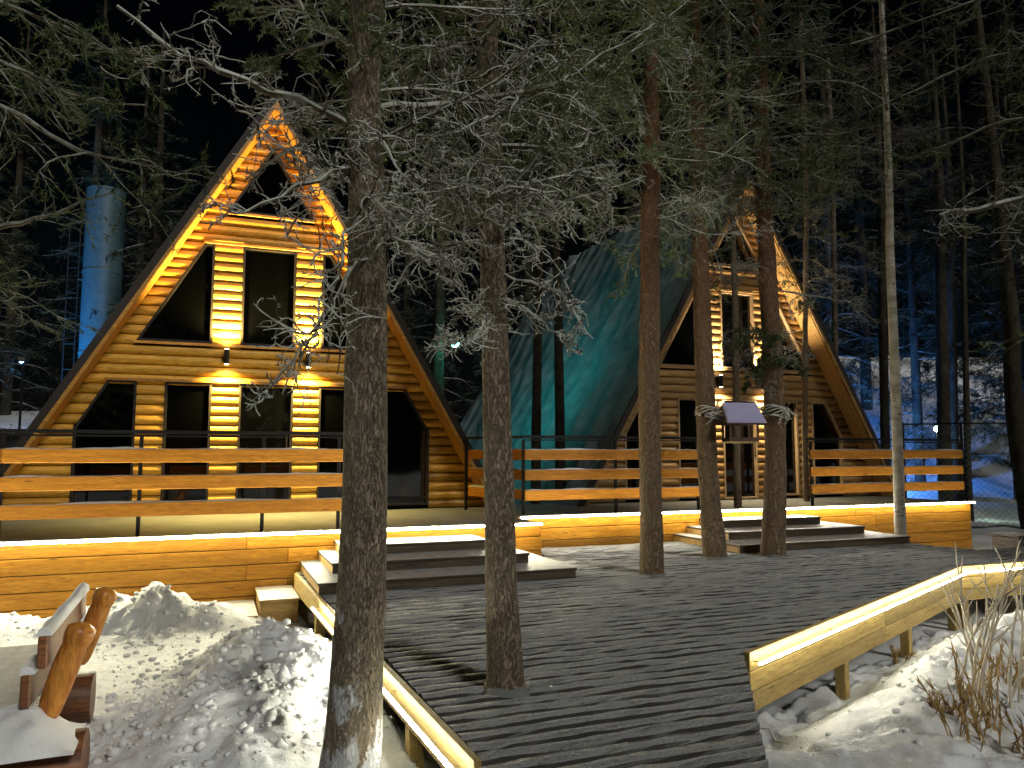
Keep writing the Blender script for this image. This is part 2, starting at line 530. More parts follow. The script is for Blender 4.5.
def ground_z(x, y):
    z = -0.42
    n = Vector((x, y, 0.3))
    z += 0.05 * noise.noise(n * 0.6)
    if y < 11 and -9 < x < 12:
        if x < 0.8:
            pA = 0.28 * bump2(x, y, -3.72, 7.75, 1, 0.35, 0.32, 0.34) + 0.24 * bump2(x, y, -4.9, 7.25, 1, 0.4, 0.75, 0.30) \
                 + 0.22 * bump2(x, y, -3.1, 7.75, 1, 0.3, 0.4, 0.3)
            pB = 0.44 * bump2(x, y, -1.72, 5.75, -0.40, 0.92, 0.75, 0.46) + 0.28 * bump2(x, y, -1.75, 4.5, -0.3, 0.95, 0.55, 0.42)
            p = pA + pB
        else:
            p = 0.17 * bump2(x, y, 3.6, 6.0, 0.7, 0.7, 0.9, 0.5) + 0.16 * bump2(x, y, 5.2, 7.6, 1, 0.4, 1.0, 0.5) \
                + 0.12 * bump2(x, y, 2.4, 4.6, 0.5, 0.8, 0.6, 0.4)
        rough = min(1.0, 0.20 + p * 2.4) if x < 0.8 else 0.5
        q = Vector((x, y, 1.7))
        lum = noise.fractal(q * 2.3, 1.0, 2.0, 4)
        bil = abs(noise.noise(q * 9.0)) + 0.75 * abs(noise.noise(q * 19.0)) + 0.5 * abs(noise.noise(q * 37.0))
        wall = sst(-0.2, 0.55, noise.noise(q * 1.4 + Vector((4, 0, 0))))      # patches of crumbled lumps between smoother drifts
        z += p * (1 + 0.25 * lum) + rough * (0.035 * lum + (0.035 + 0.075 * wall) * (bil - 0.45))
        if x > 0.8:
            z -= 0.06 * sst(0.52, 0.72, noise.noise(Vector((x * 2.6, y * 2.6, 9.0))) + 0.5)
            z -= 0.26 * math.exp(-(edge_dist(x, y) / 0.42) ** 2)
        if in_poly(x, y, deck_poly): z = min(z, -0.52)
        if in_poly(x, y, deck_in): z = -0.72
    # the wooded snow slope behind the fence
    z += 7.0 * sst(18, 40, y - 0.12 * x) * sst(3.5, 15, x) + 3 * sst(45, 120, y)
    if y > 17 and x > 3:
        z += 0.12 * noise.noise(Vector((x * 0.7, y * 0.7, 3))) + 0.10 * noise.noise(Vector((x * 1.9, y * 1.9, 7)))
    return z


def edge_dist(x, y):
    best = 9.0
    for a, b in ((W2, W3), (W3, W3 + U * 6.0)):
        d = b - a
        t = max(0.0, min(1.0, ((x - a.x) * d.x + (y - a.y) * d.y) / (d.x * d.x + d.y * d.y)))
        best = min(best, math.hypot(x - a.x - d.x * t, y - a.y - d.y * t))
    return best


ctr = Vector((1.5, 7.0, 0))
deck_in = [p + (ctr - p).normalized() * 0.35 for p in deck_poly]


def axis(parts):
    out = []
    for a, b, st in parts:
        out += list(np.arange(a, b - 1e-6, st))
    out.append(parts[-1][1])
    return out


gx = axis([(-400, -60, 40), (-60, -12, 3), (-12, -5.4, 0.4), (-5.4, -0.3, 0.023), (-0.3, 1.4, 0.15), (1.4, 6.2, 0.030), (6.2, 28, 0.4), (28, 60, 4), (60, 400, 40)])
gy = axis([(-30, -3, 3), (-3, 3.2, 0.3), (3.2, 8.8, 0.024), (8.8, 14, 0.3), (14, 50, 0.45), (50, 120, 5), (120, 800, 60)])
gv = np.zeros((len(gy), len(gx), 3), np.float32)
gv[:, :, 0] = np.array(gx)[None, :]
gv[:, :, 1] = np.array(gy)[:, None]
for j, yy in enumerate(gy):
    row = gv[j]
    for i, xx in enumerate(gx):
        row[i, 2] = ground_z(xx, yy)
nx, ny = len(gx), len(gy)
idx = np.arange(nx * ny).reshape(ny, nx)
quads = np.stack([idx[:-1, :-1], idx[:-1, 1:], idx[1:, 1:], idx[1:, :-1]], -1).reshape(-1, 4)
ground = link('ground', fast_mesh('ground', gv.reshape(-1, 3), quads, True), M['snow'])
tag(ground, 'snow covered ground heaped into mounds beside the boardwalk', 'ground', kind='structure')

# loose crumbs and clods of snow on and round the heaps: too many to count, one mesh
phi = (1 + 5 ** 0.5) / 2
ico = np.array([(-1, phi, 0), (1, phi, 0), (-1, -phi, 0), (1, -phi, 0), (0, -1, phi), (0, 1, phi), (0, -1, -phi), (0, 1, -phi), (phi, 0, -1), (phi, 0, 1), (-phi, 0, -1), (-phi, 0, 1)], float) / 1.9
icf = np.array([(0, 11, 5), (0, 5, 1), (0, 1, 7), (0, 7, 10), (0, 10, 11), (1, 5, 9), (5, 11, 4), (11, 10, 2), (10, 7, 6), (7, 1, 8), (3, 9, 4), (3, 4, 2), (3, 2, 6), (3, 6, 8), (3, 8, 9), (4, 9, 5), (2, 4, 11), (6, 2, 10), (8, 6, 7), (9, 8, 1)])
cv, cf, nb = [], [], 0
for (cx_, cy_, sx_, sy_, cnt) in ((-1.8, 5.2, 0.55, 0.95, 1500), (-3.7, 7.4, 0.6, 0.40, 420), (-2.6, 6.2, 0.8, 0.9, 90), (3.2, 5.6, 0.9, 0.8, 260)):
    for _ in range(cnt):
        x, y = rng.normal(cx_, sx_), rng.normal(cy_, sy_)
        if in_poly(x, y, deck_poly) or touv(Vector((x, y, 0)))[1] > 9.0: continue
        rr = 0.008 + 0.030 * rng.random() ** 3.0
        v = ico * rr * rng.uniform(0.65, 1.25, (12, 1)) * np.array([1.0, 1.0, 0.75]) + np.array([x, y, ground_z(x, y) + rr * 0.25])
        cv.append(v); cf.append(icf + nb); nb += 12
crumbs = link('snow_crumbs', fast_mesh('snow_crumbs', np.concatenate(cv), np.concatenate(cf), True), M['snow'])
tag(crumbs, 'loose crumbs and clods of snow scattered over the heaps', 'snow', kind='stuff')

# ------------------------------------------------------------------ boardwalk
walk = empty('boardwalk')
tag(walk, 'broad plank boardwalk dusted with snow, pine trunks rising through it', 'boardwalk', kind='structure')


def clip_u(vv, poly):
    """u intervals of the line v = vv inside poly"""
    xs = []
    for i in range(len(poly)):
        a, b = touv(poly[i]), touv(poly[(i + 1) % len(poly)])
        if (a[1] > vv) != (b[1] > vv):
            xs.append(a[0] + (b[0] - a[0]) * (vv - a[1]) / (b[1] - a[1]))
    xs.sort()
    return list(zip(xs[::2], xs[1::2]))


PW = 0.132
vmin = min(touv(p)[1] for p in deck_poly)
prof = [(-0.5, -0.040), (-0.5, -0.020), (-0.40, -0.004), (-0.15, 0.006), (0.15, 0.006), (0.40, -0.004), (0.5, -0.020), (0.5, -0.040)]
v_ = max(vmin, -2.0) + PW / 2
while v_ < 9.95:
    lo, hi, md = clip_u(v_ - PW * 0.45, deck_poly), clip_u(v_ + PW * 0.45, deck_poly), clip_u(v_, deck_poly)
    for q, (a, b) in enumerate(md):
        if b - a < 0.15: continue
        cuts = [a]
        if b - a > 5:
            cuts.append(a + (b - a) * random.choice((0.38, 0.5, 0.62)))
        cuts.append(b)
        for c0, c1 in zip(cuts[:-1], cuts[1:]):
            n = max(2, int((c1 - c0) / 0.10))
            mb = MB()
            vs, fs = [], []
            w = PW - 0.024
            for i in range(n + 1):
                uu = c0 + (c1 - c0) * i / n
                if len(lo) == len(md) == len(hi) and (i == 0 or i == n):
                    pass
                for k_, (pw, pz) in enumerate(prof):
                    e = uu
                    if i == 0 and c0 == a and len(lo) == len(md) == len(hi): e = lo[q][0] + (hi[q][0] - lo[q][0]) * (pw + 0.5)
                    if i == n and c1 == b and len(lo) == len(md) == len(hi): e = lo[q][1] + (hi[q][1] - lo[q][1]) * (pw + 0.5)
                    jz = 0.0
                    if 1 <= k_ <= 6:
                        jz = 0.010 * noise.noise(Vector((uu * 1.9, v_ * 14 + k_ * 0.4, 0))) + 0.009 * noise.noise(Vector((uu * 7, v_ * 20 + k_ * 0.8, 5))) + 0.006 * noise.noise(Vector((uu * 19, v_ * 40 + k_ * 1.3, 8)))
                    vs.append((e - 0.003 * (i == n), v_ + pw * w, pz + jz))
            m_ = len(prof)
            for i in range(n):
                fs += [(i * m_ + k_, (i + 1) * m_ + k_, (i + 1) * m_ + k_ + 1, i * m_ + k_ + 1) for k_ in range(m_ - 1)]
            mb.add(vs, fs, True)
            mb.add(vs[:m_], [tuple(range(m_))])
            mb.add(vs[-m_:], [tuple(range(m_))[::-1]])
            mb.build('plank', M['deck'], walk, rot=(0, 0, ANG))
    v_ += PW


def edge_boards(A, B, rows, h, out_side, mat, led=None, led_drop=0.065, post_gap=1.35, post_z=-0.75, ledmat=None, segs=1):
    """fascia boards along A->B, LED profile, posts below; out_side +1: outward is to the right of A->B"""
    d = B - A
    L = d.length
    rz = math.atan2(d.y, d.x)
    s = -out_side
    for r in range(rows):
        top = 0.012 - r * h
        for q in range(segs):
            x0, x1 = L * q / segs + (0.002 if q else 0), L * (q + 1) / segs - 0.002
            mb = MB().box(x0, x1, min(s * 0.004, s * 0.042), max(s * 0.004, s * 0.042), top - h + 0.006, top, 0.004)
            mb.build('fascia_board', mat, walk, loc=A, rot=(0, 0, rz))
    if led is not None:
        a, b = led
        z = 0.012 - led_drop
        y0, y1 = s * 0.100, s * 0.118
        led_strip(a * L, b * L, min(y0, y1), max(y0, y1), z - 0.009, z + 0.009, ledmat or (M['led_walk'], M['led_walk_dim']), walk, s, A, (0, 0, rz))
        k = a * L + 0.05
        while k < b * L:
            MB().box(k - 0.006, k + 0.006, min(s * 0.043, s * 0.099), max(s * 0.043, s * 0.099), z - 0.004, z + 0.002).build('bracket', M['edge'], walk, loc=A, rot=(0, 0, rz))
            k += 1.3
    n = max(2, int(L / post_gap) + 1)
    for i in range(n):
        x = 0.12 + (L - 0.24) * i / (n - 1)
        MB().box(x - 0.045, x + 0.045, min(-s * 0.09, s * 0.0), max(-s * 0.09, s * 0.0), post_z, -0.035, 0.006).build('post', M['edge'], walk, loc=A, rot=(0, 0, rz))
    for i in range(2):
        pass


edge_boards(W2, W3, 3, 0.135, 1, M['edge'], (0.0, 1.0), segs=2)
edge_boards(W3, W3 + U * 6.0, 3, 0.135, 1, M['edge'], (0.0, 1.0), segs=2)
edge_boards(C3, C1, 1, 0.20, 1, M['edge'], (0.30, 1.0), post_gap=1.1, segs=2)
# joists under the planks, seen in the gap below the edges
for t in (0.25, 0.55, 0.85):
    p = W2.lerp(W3, t)
    MB().box(-0.05, 0.05, 0.15, 2.0, -0.20, -0.05).build('joist', M['bench_dark'], walk, loc=p, rot=(0, 0, ANG))

# loose cable hanging from the strip's end
cb = MB().tube([W2 + Vector((0.03, -0.03, -0.42)), W2 + Vector((0.07, -0.10, -0.46)), W2 + Vector((0.10, -0.16, -0.44)), W2 + Vector((0.13, -0.2, -0.50)), W2 + Vector((0.14, -0.42, -0.44))],
               0.005, 5)
cable = cb.build('light_cable', M['twig_pale'], None)
tag(cable, 'thin pale cable dangling from the end of the lit boardwalk edge', 'cable')

# ------------------------------------------------------------------ terraces
TZ = 0.44


def terrace(name, u0, u1, v0, v1, rows, h, led, ledmat, label, breaks, led_rng):
    t = empty(name, (0, 0, 0), ANG)
    tag(t, label, 'terrace', 'timber terraces in front of the cabins')
    MB().box(u0, u1, v0 + 0.045, v1, TZ - 0.10, TZ, 0.01).build('floor', M['floor_snow'], t)
    for r in range(rows):
        top = TZ - 0.004 - r * h
        bs = [u0] + [b + (0.45 if r % 2 else 0) for b in breaks] + [u1]
        for a, b in zip(bs[:-1], bs[1:]):
            MB().box(a + 0.002, b - 0.002, v0 + random.uniform(0, 0.004), v0 + 0.04, top - h + 0.009, top, 0.005).build('fascia_board', M['fascia'], t)
    # dark backing behind the board joints
    MB().box(u0 + 0.01, u1 - 0.01, v0 + 0.046, v0 + 0.06, TZ - rows * h, TZ - 0.11).build('backing', M['dark'], t)
    MB().box(u0, u1, v0 - 0.085, v0 + 0.043, TZ - 0.003, TZ + 0.010, 0.003).build('edge_board', M['floor_snow'], t)
    MB().box(u0, u1, v0 - 0.086, v0 - 0.066, TZ + 0.0095, TZ + 0.024, 0.003).build('light_stop', M['floor_snow'], t)  # added lip that keeps the strip's light off the terrace floor
    led_strip(led_rng[0], led_rng[1], v0 - 0.112, v0 - 0.088, TZ - 0.014, TZ + 0.008, ledmat, t, -1)
    MB().box(u1 - 0.04, u1 - 0.002, v0 + 0.045, v1, TZ - rows * h, TZ - 0.105).build('end_board', M['fascia'], t)
    return t


terrace('terrace', -7.0, 4.02, 9.15, 12.6, 5, 0.172, True, (M['led_left'], M['led_left_dim']),
        'long timber terrace with a warm light strip below the cabin nearer the log bench', (-3.6, 0.4), (-7.0, 3.98))
terrace('terrace', 4.05, 13.08, 10.08, 12.6, 5, 0.172, True, (M['led_right'], M['led_right_dim']),
        'timber terrace with a white light strip beside the birch and the bird feeder', (7.1, 10.3), (4.07, 13.06))

# ------------------------------------------------------------------ steps


def steps(name, spec, label, mat, side_mat):
    t = empty(name, (0, 0, 0), ANG)
    tag(t, label, 'steps', 'timber steps up to the terraces')
    for (u0, u1, v0, v1, z0, z1) in spec:
        st = MB().box(u0, u1, v0, v1, z1 - 0.028, z1, 0.004).build('tread', mat, t)
        MB().box(u0 + 0.012, u1 - 0.012, v0 + 0.012, v0 + 0.034, z0, z1 - 0.029).build('riser', mat, t)
        MB().box(u0 + 0.012, u0 + 0.034, v0 + 0.036, v1, z0, z1 - 0.029).build('side_board', side_mat, t)
        MB().box(u1 - 0.034, u1 - 0.012, v0 + 0.036, v1, z0, z1 - 0.029).build('side_board', side_mat, t)
    return t


steps('wide_steps', [(0.98, 3.72, 7.52, 9.14, 0.005, 0.115), (1.18, 3.38, 8.03, 9.14, 0.116, 0.225), (1.36, 3.06, 8.53, 9.14, 0.226, 0.335)],
      'wide timber steps with shade-toned fronts between two pine trunks, light snow on the treads', M['step'], M['step_pale'])
steps('wide_steps', [(6.62, 9.72, 8.48, 10.07, 0.005, 0.115), (6.86, 9.40, 9.02, 10.07, 0.116, 0.225), (7.10, 9.05, 9.56, 10.07, 0.226, 0.335)],
      'wide timber steps beside the birch leading to the cabin door', M['step'], M['step_pale'])
bs = empty('block_steps', (0, 0, 0), ANG)
tag(bs, 'two small pale block steps going down from the boardwalk into the snow', 'steps')
for u0, u1, v0, z0, z1 in ((0.50, 0.90, 8.30, -0.55, -0.15), (0.10, 0.49, 8.22, -0.55, -0.28)):
    MB().box(u0, u1, v0, 9.13, z1 - 0.03, z1, 0.004).build('tread', M['step_pale'], bs)
    MB().box(u0 + 0.01, u1 - 0.01, v0 + 0.01, v0 + 0.035, z0, z1 - 0.031).build('riser', M['step_pale'], bs)
    MB().box(u0 + 0.01, u0 + 0.035, v0 + 0.037, 9.13, z0, z1 - 0.031).build('side_board', M['step_pale'], bs)

# ------------------------------------------------------------------ railings


def snow_cap(x0, x1, y0, y1, z, name, parent, mat, hgt=0.018, seed=0):
    """lumpy snow lying on a narrow top"""
    n = max(3, int((x1 - x0) / 0.08))
    vs, fs = [], []
    for i in range(n + 1):
        x = x0 + (x1 - x0) * i / n
        a = hgt * (0.55 + 1.3 * max(-0.3, noise.noise(Vector((x * 1.7, seed, z * 3)))) + 0.5 * noise.noise(Vector((x * 7, seed, z))))
        a = max(0.003, a) * (0.3 if i in (0, n) else 1)
        yc = (y0 + y1) / 2
        vs += [(x, y0, z), (x, y0 + 0.2 * (y1 - y0), z + a * 0.85), (x, yc, z + a), (x, y1 - 0.2 * (y1 - y0), z + a * 0.85), (x, y1, z)]
    for i in range(n):
        fs += [(i * 5 + k, i * 5 + k + 1, (i + 1) * 5 + k + 1, (i + 1) * 5 + k) for k in range(4)]
    mb = MB().add(vs, fs, True)
    return mb.build(name, mat, parent)


def railing(posts, v, label, overhang=0.0, end0=0.0, end1=0.0, parent=None):
    t = parent or empty('railing', (0, 0, 0), ANG)
    tag(t, label, 'railing', 'railings with three boards round the terraces')
    u0, u1 = posts[0] - end0, posts[-1] + end1
    for p in posts:
        MB().box(p - 0.02, p + 0.02, v - 0.02, v + 0.02, TZ, 1.525, 0.003).build('post', M['metal'], t)
    MB().box(u0 - 0.02, u1 + 0.02, v - 0.025, v + 0.025, 1.56, 1.60, 0.004).build('handrail', M['metal'], t)
    MB().box(u0 - 0.02, u1 + 0.02, v - 0.012, v + 0.012, 1.525, 1.545, 0.002).build('sub_rail', M['metal'], t)
    for z in (1.245, 0.955, 0.665):
        cut = [u0]
        L = u1 - u0
        if L > 4.5:
            cut.append(min(posts, key=lambda p: abs(p - (u0 + L * 0.5))))
        cut.append(u1)
        for a, b in zip(cut[:-1], cut[1:]):
            bd = MB().box(a + 0.003, b - 0.003, v - 0.060, v - 0.021, z, z + 0.15, 0.006).build('rail_board', M['rail'], t)
            snow_cap(a + 0.03, b - 0.03, v - 0.058, v - 0.023, z + 0.149, 'snow_cap', bd, M['snow'], 0.016, a)
    for p in posts:
        for z in (1.395, 1.105, 0.815):
            pass
    return t


railing([-5.86, -4.58, -3.30, -2.01, -0.72, 0.56, 1.42], 9.25, 'three-board railing along the terrace with the warm light strip above the snow heaps', end1=0.08)
railing([4.19, 5.7, 7.18], 10.19, 'three-board railing ending at the wide steps, with the teal snow roof behind', end0=0.0, end1=0.05)
railing([9.47, 11.4, 13.02], 10.19, 'three-board railing crossed by the birch trunk', end0=0.04)
# side railing running from the near cabin's corner to the terrace corner
sa, sb = uv(4.19, 10.22), uv(3.80, 11.66)
sr = empty('railing', sa, math.atan2((sb - sa).y, (sb - sa).x))
tag(sr, 'short side railing running back to the corner of the warm lit cabin', 'railing', 'railings with three boards round the terraces')
sl = (sb - sa).length
MB().box(sl - 0.02, sl + 0.02, -0.02, 0.02, TZ, 1.559, 0.003).build('post', M['metal'], sr)
MB().box(0.03, sl + 0.03, -0.025, 0.025, 1.56, 1.60, 0.004).build('handrail', M['metal'], sr)
for z in (1.245, 0.955, 0.665):
    bd = MB().box(0.03, sl, -0.060, -0.021, z, z + 0.15, 0.006).build('rail_board', M['rail'], sr)
    snow_cap(0.05, sl - 0.03, -0.058, -0.023, z + 0.149, 'snow_cap', bd, M['snow'], 0.016, z)

# ------------------------------------------------------------------ A-frame cabins
SL = 1.73                       # 60 degree roof
AP, AI = 6.62, 6.14             # soffit apex on the wall, apex of the openings
CY = 12.2                       # facade distance along V
WIN = {
    'lower': [(-2.57, -1.79), (-1.42, -0.78), (-0.40, 0.40), (0.78, 1.42), (1.79, 2.57)],
    'upper': [(-3.0, -0.80), (-0.40, 0.40), (0.80, 3.0)],
}


def openings(z):
    """wall intervals (outside the openings) at height z"""
    lim = (AI - z) / SL
    if z < 2.40: op = WIN['lower']
    elif 2.97 < z < 4.52: op = WIN['upper']
    elif z > 5.02: op = [(-9, 9)]
    else: op = []
    op = [(max(a, -lim), min(b, lim)) for a, b in op]
    return [(a, b) for a, b in op if b - a > 0.02]


def cabin(cu, label, siding, frame, trim, soffit):
    t = empty('a_frame_cabin', uv(cu, CY), ANG)
    tag(t, label, 'cabin', 'steep A-frame log cabins')
    h = 0.146
    z = TZ
    while z < AP - 0.12:
        zm = z + h / 2
        edge = lambda zz: (AP - zz) / SL
        ops = openings(zm)
        cuts = [-1e3] + [x for o in ops for x in o] + [1e3]
        for a, b in zip(cuts[::2], cuts[1::2]):
            xa0, xa1 = (-edge(z), -edge(z + h)) if a < -900 else (a, a)
            xb0, xb1 = (edge(z), edge(z + h)) if b > 900 else (b, b)
            lim0, lim1 = (AI - z) / SL, (AI - z - h) / SL
            if ops:
                if a > -900 and abs(a - (AI - zm) / SL) < 1e-6: xa0, xa1 = lim0, lim1
                if b < 900 and abs(b + (AI - zm) / SL) < 1e-6: xb0, xb1 = -lim0, -lim1
            if xb0 - xa0 < 0.02: continue
            vs, fs = [], []
            P = [(0.0, 0.004), (0.04, -0.012), (0.16, -0.034), (0.5, -0.050), (0.84, -0.034), (0.96, -0.012), (1.0, 0.004)]
            for fz, y in P:
                vs += [(xa0 + (xa1 - xa0) * fz, y, z + h * (0.02 + fz * 0.96)), (xb0 + (xb1 - xb0) * fz, y, z + h * (0.02 + fz * 0.96))]
            for i in range(len(P) - 1):
                fs.append((2 * i, 2 * i + 1, 2 * i + 3, 2 * i + 2))
            mb = MB().add(vs, fs, True)
            mb.add([vs[2 * i] for i in range(len(P))], [tuple(range(len(P)))])
            mb.add([vs[2 * i + 1] for i in range(len(P))], [tuple(range(len(P)))[::-1]])
            mb.build('siding_board', siding, t)
        z += h
    # solid wall behind boards and panes, coloured dark to stand in for unlit rooms
    MB().prism([(-(AP - TZ) / SL, TZ), ((AP - TZ) / SL, TZ), (0, AP)], 0.10, 0.16).build('inner_wall', M['dark'], t)
    # panes with frames
    def window(poly):
        w = MB()
        n = len(poly)
        cx = sum(p[0] for p in poly) / n; cz = sum(p[1] for p in poly) / n
        inn = []
        for i in range(n):
            p0, p1, p2 = Vector(poly[i - 1]), Vector(poly[i]), Vector(poly[(i + 1) % n])
            d1, d2 = (p1 - p0).normalized(), (p2 - p1).normalized()
            n1, n2 = Vector((-d1.y, d1.x)), Vector((-d2.y, d2.x))
            k = 0.034 / max(0.3, 1 + n1.dot(n2))
            q = p1 + (n1 + n2) * k
            inn.append((q.x, q.y))
        y0, y1 = -0.052, 0.06
        vs = [(x, y, zz) for y, P in ((y0, poly), (y0, inn), (y1, inn), (y1, poly)) for x, zz in P]
        fs = []
        for r in range(3):
            fs += [(r * n + i, r * n + (i + 1) % n, (r + 1) * n + (i + 1) % n, (r + 1) * n + i) for i in range(n)]
        fs += [(3 * n + i, 3 * n + (i + 1) % n, (i + 1) % n, i) for i in range(n)]
        o = w.add(vs, fs).build('window', frame, t)
        MB().add([(x, 0.02, zz) for x, zz in inn], [tuple(range(n))]).build('pane', M['glass'], o)
        return o
    e = 0.003
    lim = lambda zz: (AI - zz) / SL
    window([(-lim(5.03), 5.03), (lim(5.03), 5.03), (0, AI)])
    for s in (-1, 1):
        tri = [(s * 0.80, 2.98), (s * lim(2.98), 2.98), (s * lim(4.51), 4.51), (s * 0.80, 4.51)]
        trap = [(s * 1.79, TZ + .06), (s * 2.57, TZ + .06), (s * 2.57, min(2.39, AI - SL * 2.57)), (s * lim(2.39), 2.39), (s * 1.79, 2.39)]
        mid = [(s * 0.78, TZ + .06), (s * 1.42, TZ + .06), (s * 1.42, 2.39), (s * 0.78, 2.39)]
        for p in (tri, trap, mid):
            window(p if s > 0 else p[::-1])
    window([(-0.40, 2.98), (0.40, 2.98), (0.40, 4.51), (-0.40, 4.51)])
    door = window([(-0.40, TZ + .02), (0.40, TZ + .02), (0.40, 2.39), (-0.40, 2.39)])
    door.name = 'door'
    MB().tube([(0.31, -0.085, 1.25), (0.31, -0.085, 1.65)], 0.012, 6).box(0.304, 0.316, -0.085, -0.05, 1.28, 1.30).box(0.304, 0.316, -0.085, -0.05, 1.60, 1.62).build('handle', M['metal'], door)
    # floor beam lips catching the light
    for zz, hw in ((4.525, lim(4.52) + 0.02), (2.405, lim(2.4) + 0.05), (2.955, lim(2.96) + .02), (5.01, lim(5.02) + .02)):
        MB().box(-hw, hw, -0.075, -0.047, zz - 0.02, zz + 0.02, 0.004).build('ledge', trim, t)
    # roof: each side a slab with soffit boards, a dark rake edge and snow
    back, fr = 9.0, -0.46
    for s in (-1, 1):
        foot = (AP - 0.05) / SL
        def slab(d0, d1, y0, y1, zb=0.05, ap=None):
            """slab between perpendicular offsets d0, d1 above the soffit plane"""
            up0, up1 = d0 * 2.0, d1 * 2.0
            f0, f1 = (AP + up0 - zb) / SL, (AP + up1 - zb) / SL
            return MB().prism([(0.0, AP + up0), (s * f0, zb), (s * f1, zb), (0.0, AP + up1)], y0, y1)
        r = slab(0.025, 0.15, fr, back).build('roof_panel', M['roof'], t)
        slab(0.0, 0.024, fr + 0.02, -0.05).build('soffit', soffit, r)
        slab(0.0, 0.05, fr - 0.035, fr - 0.002).build('rake_board', trim, r)
        slab(0.052, 0.15, fr - 0.030, fr - 0.003).build('rake_edge', M['roof'], r)
        # snow blanket, lumpy
        nu, nv = 70, 90
        vs, fs = [], []
        for i in range(nu + 1):
            for j in range(nv + 1):
                a, y = i / nu, fr + 0.01 + (back - fr - 0.01) * j / nv
                x = s * (AP + 0.30 - 0.1) / SL * a
                zz = AP + 0.30 - SL * abs(x)
                p = Vector((a * 7 + s * 3 + cu, y * 1.1, 0))
                th = 0.07 + 0.09 * noise.noise(Vector((p.x * 0.9 + y * 0.5, y * 2.4, 0))) + 0.06 * noise.noise(Vector((p.x * 2.0 + y, y * 5, 1))) + 0.015 * noise.noise(Vector((p.x * 9, y * 9, 2)))
                th = max(0.012, th)
                th *= min(1.0, j / 7)
                if i in (nu,) or j in (0, nv): th = 0.002
                vs.append((x + s * th * 0.866, y, zz + th * 0.5))
        fs = [(i * (nv + 1) + j, (i + 1) * (nv + 1) + j, (i + 1) * (nv + 1) + j + 1, i * (nv + 1) + j + 1) for i in range(nu) for j in range(nv)]
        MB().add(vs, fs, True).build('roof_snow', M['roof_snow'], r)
    # back wall
    MB().prism([(-(AP - 0.1) / SL, 0.1), ((AP - 0.1) / SL, 0.1), (0, AP)], back - 0.2, back - 0.1).build('back_wall', M['roof'], t)
    MB().box(-3.5, 3.5, 0.17, back - 0.3, -0.3, TZ - 0.01).build('floor', M['dark'], t)
    return t


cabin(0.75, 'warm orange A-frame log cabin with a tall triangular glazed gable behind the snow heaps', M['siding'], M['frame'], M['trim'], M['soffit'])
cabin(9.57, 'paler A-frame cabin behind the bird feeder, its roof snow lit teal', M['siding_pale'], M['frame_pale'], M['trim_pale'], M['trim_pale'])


def wall_lamp(u, z, label, lens, color, up, down):
    t = empty('wall_lamp', uv(u, CY, z), ANG)
    tag(t, label, 'wall lamp', 'up-and-down wall lamps on the cabin fronts')
    MB().box(-0.035, 0.035, -0.052, -0.044, -0.10, 0.10).build('back_plate', M['metal'], t)
    MB().box(-0.012, 0.012, -0.12, -0.053, -0.03, 0.03).build('arm', M['metal'], t)
    MB().tube([(0, -0.15, -0.11), (0, -0.15, 0.11)], 0.037, 12).build('housing', M['metal'], t)
    for s in (-1, 1):
        MB().tube([(0, -0.15, s * 0.111), (0, -0.15, s * 0.116)], 0.028, 12).build('lens', lens, t)
        l = bpy.data.lights.new('lamp_beam', 'SPOT')
        l.energy = up if s > 0 else down
        l.color = color
        l.spot_size = R(136)
        l.spot_blend = 1.0
        l.shadow_soft_size = 0.03
        o = bpy.data.objects.new('lamp_beam', l)
        o.location = (0, -0.25, s * 0.15)
        tilt = R(8) if s > 0 else R(6)
        o.rotation_euler = (R(180) - tilt if s > 0 else tilt, 0, 0)
        o.parent = t
        col.objects.link(o)
    return t


WARM, WHITE = (1.0, 0.72, 0.20), (1.0, 0.80, 0.50)
wall_lamp(0.75 - 0.59, 2.78, 'small lamp on the warm cabin front, on the pillar farther from the pine trunk', M['lens_warm'], WARM, 660, 400)
wall_lamp(0.75 + 0.60, 2.78, 'small lamp on the warm cabin front, on the pillar beside the pine trunk', M['lens_warm'], WARM, 660, 400)
wall_lamp(9.57 - 0.50, 2.72, 'small white lamp on the pale cabin beside the leaning pine', M['lens_white'], WHITE, 250, 130)
wall_lamp(9.57 + 0.59, 2.72, 'small white lamp on the pale cabin, half hidden behind the snowy twigs', M['lens_white'], WHITE, 250, 130)

# ------------------------------------------------------------------ trees


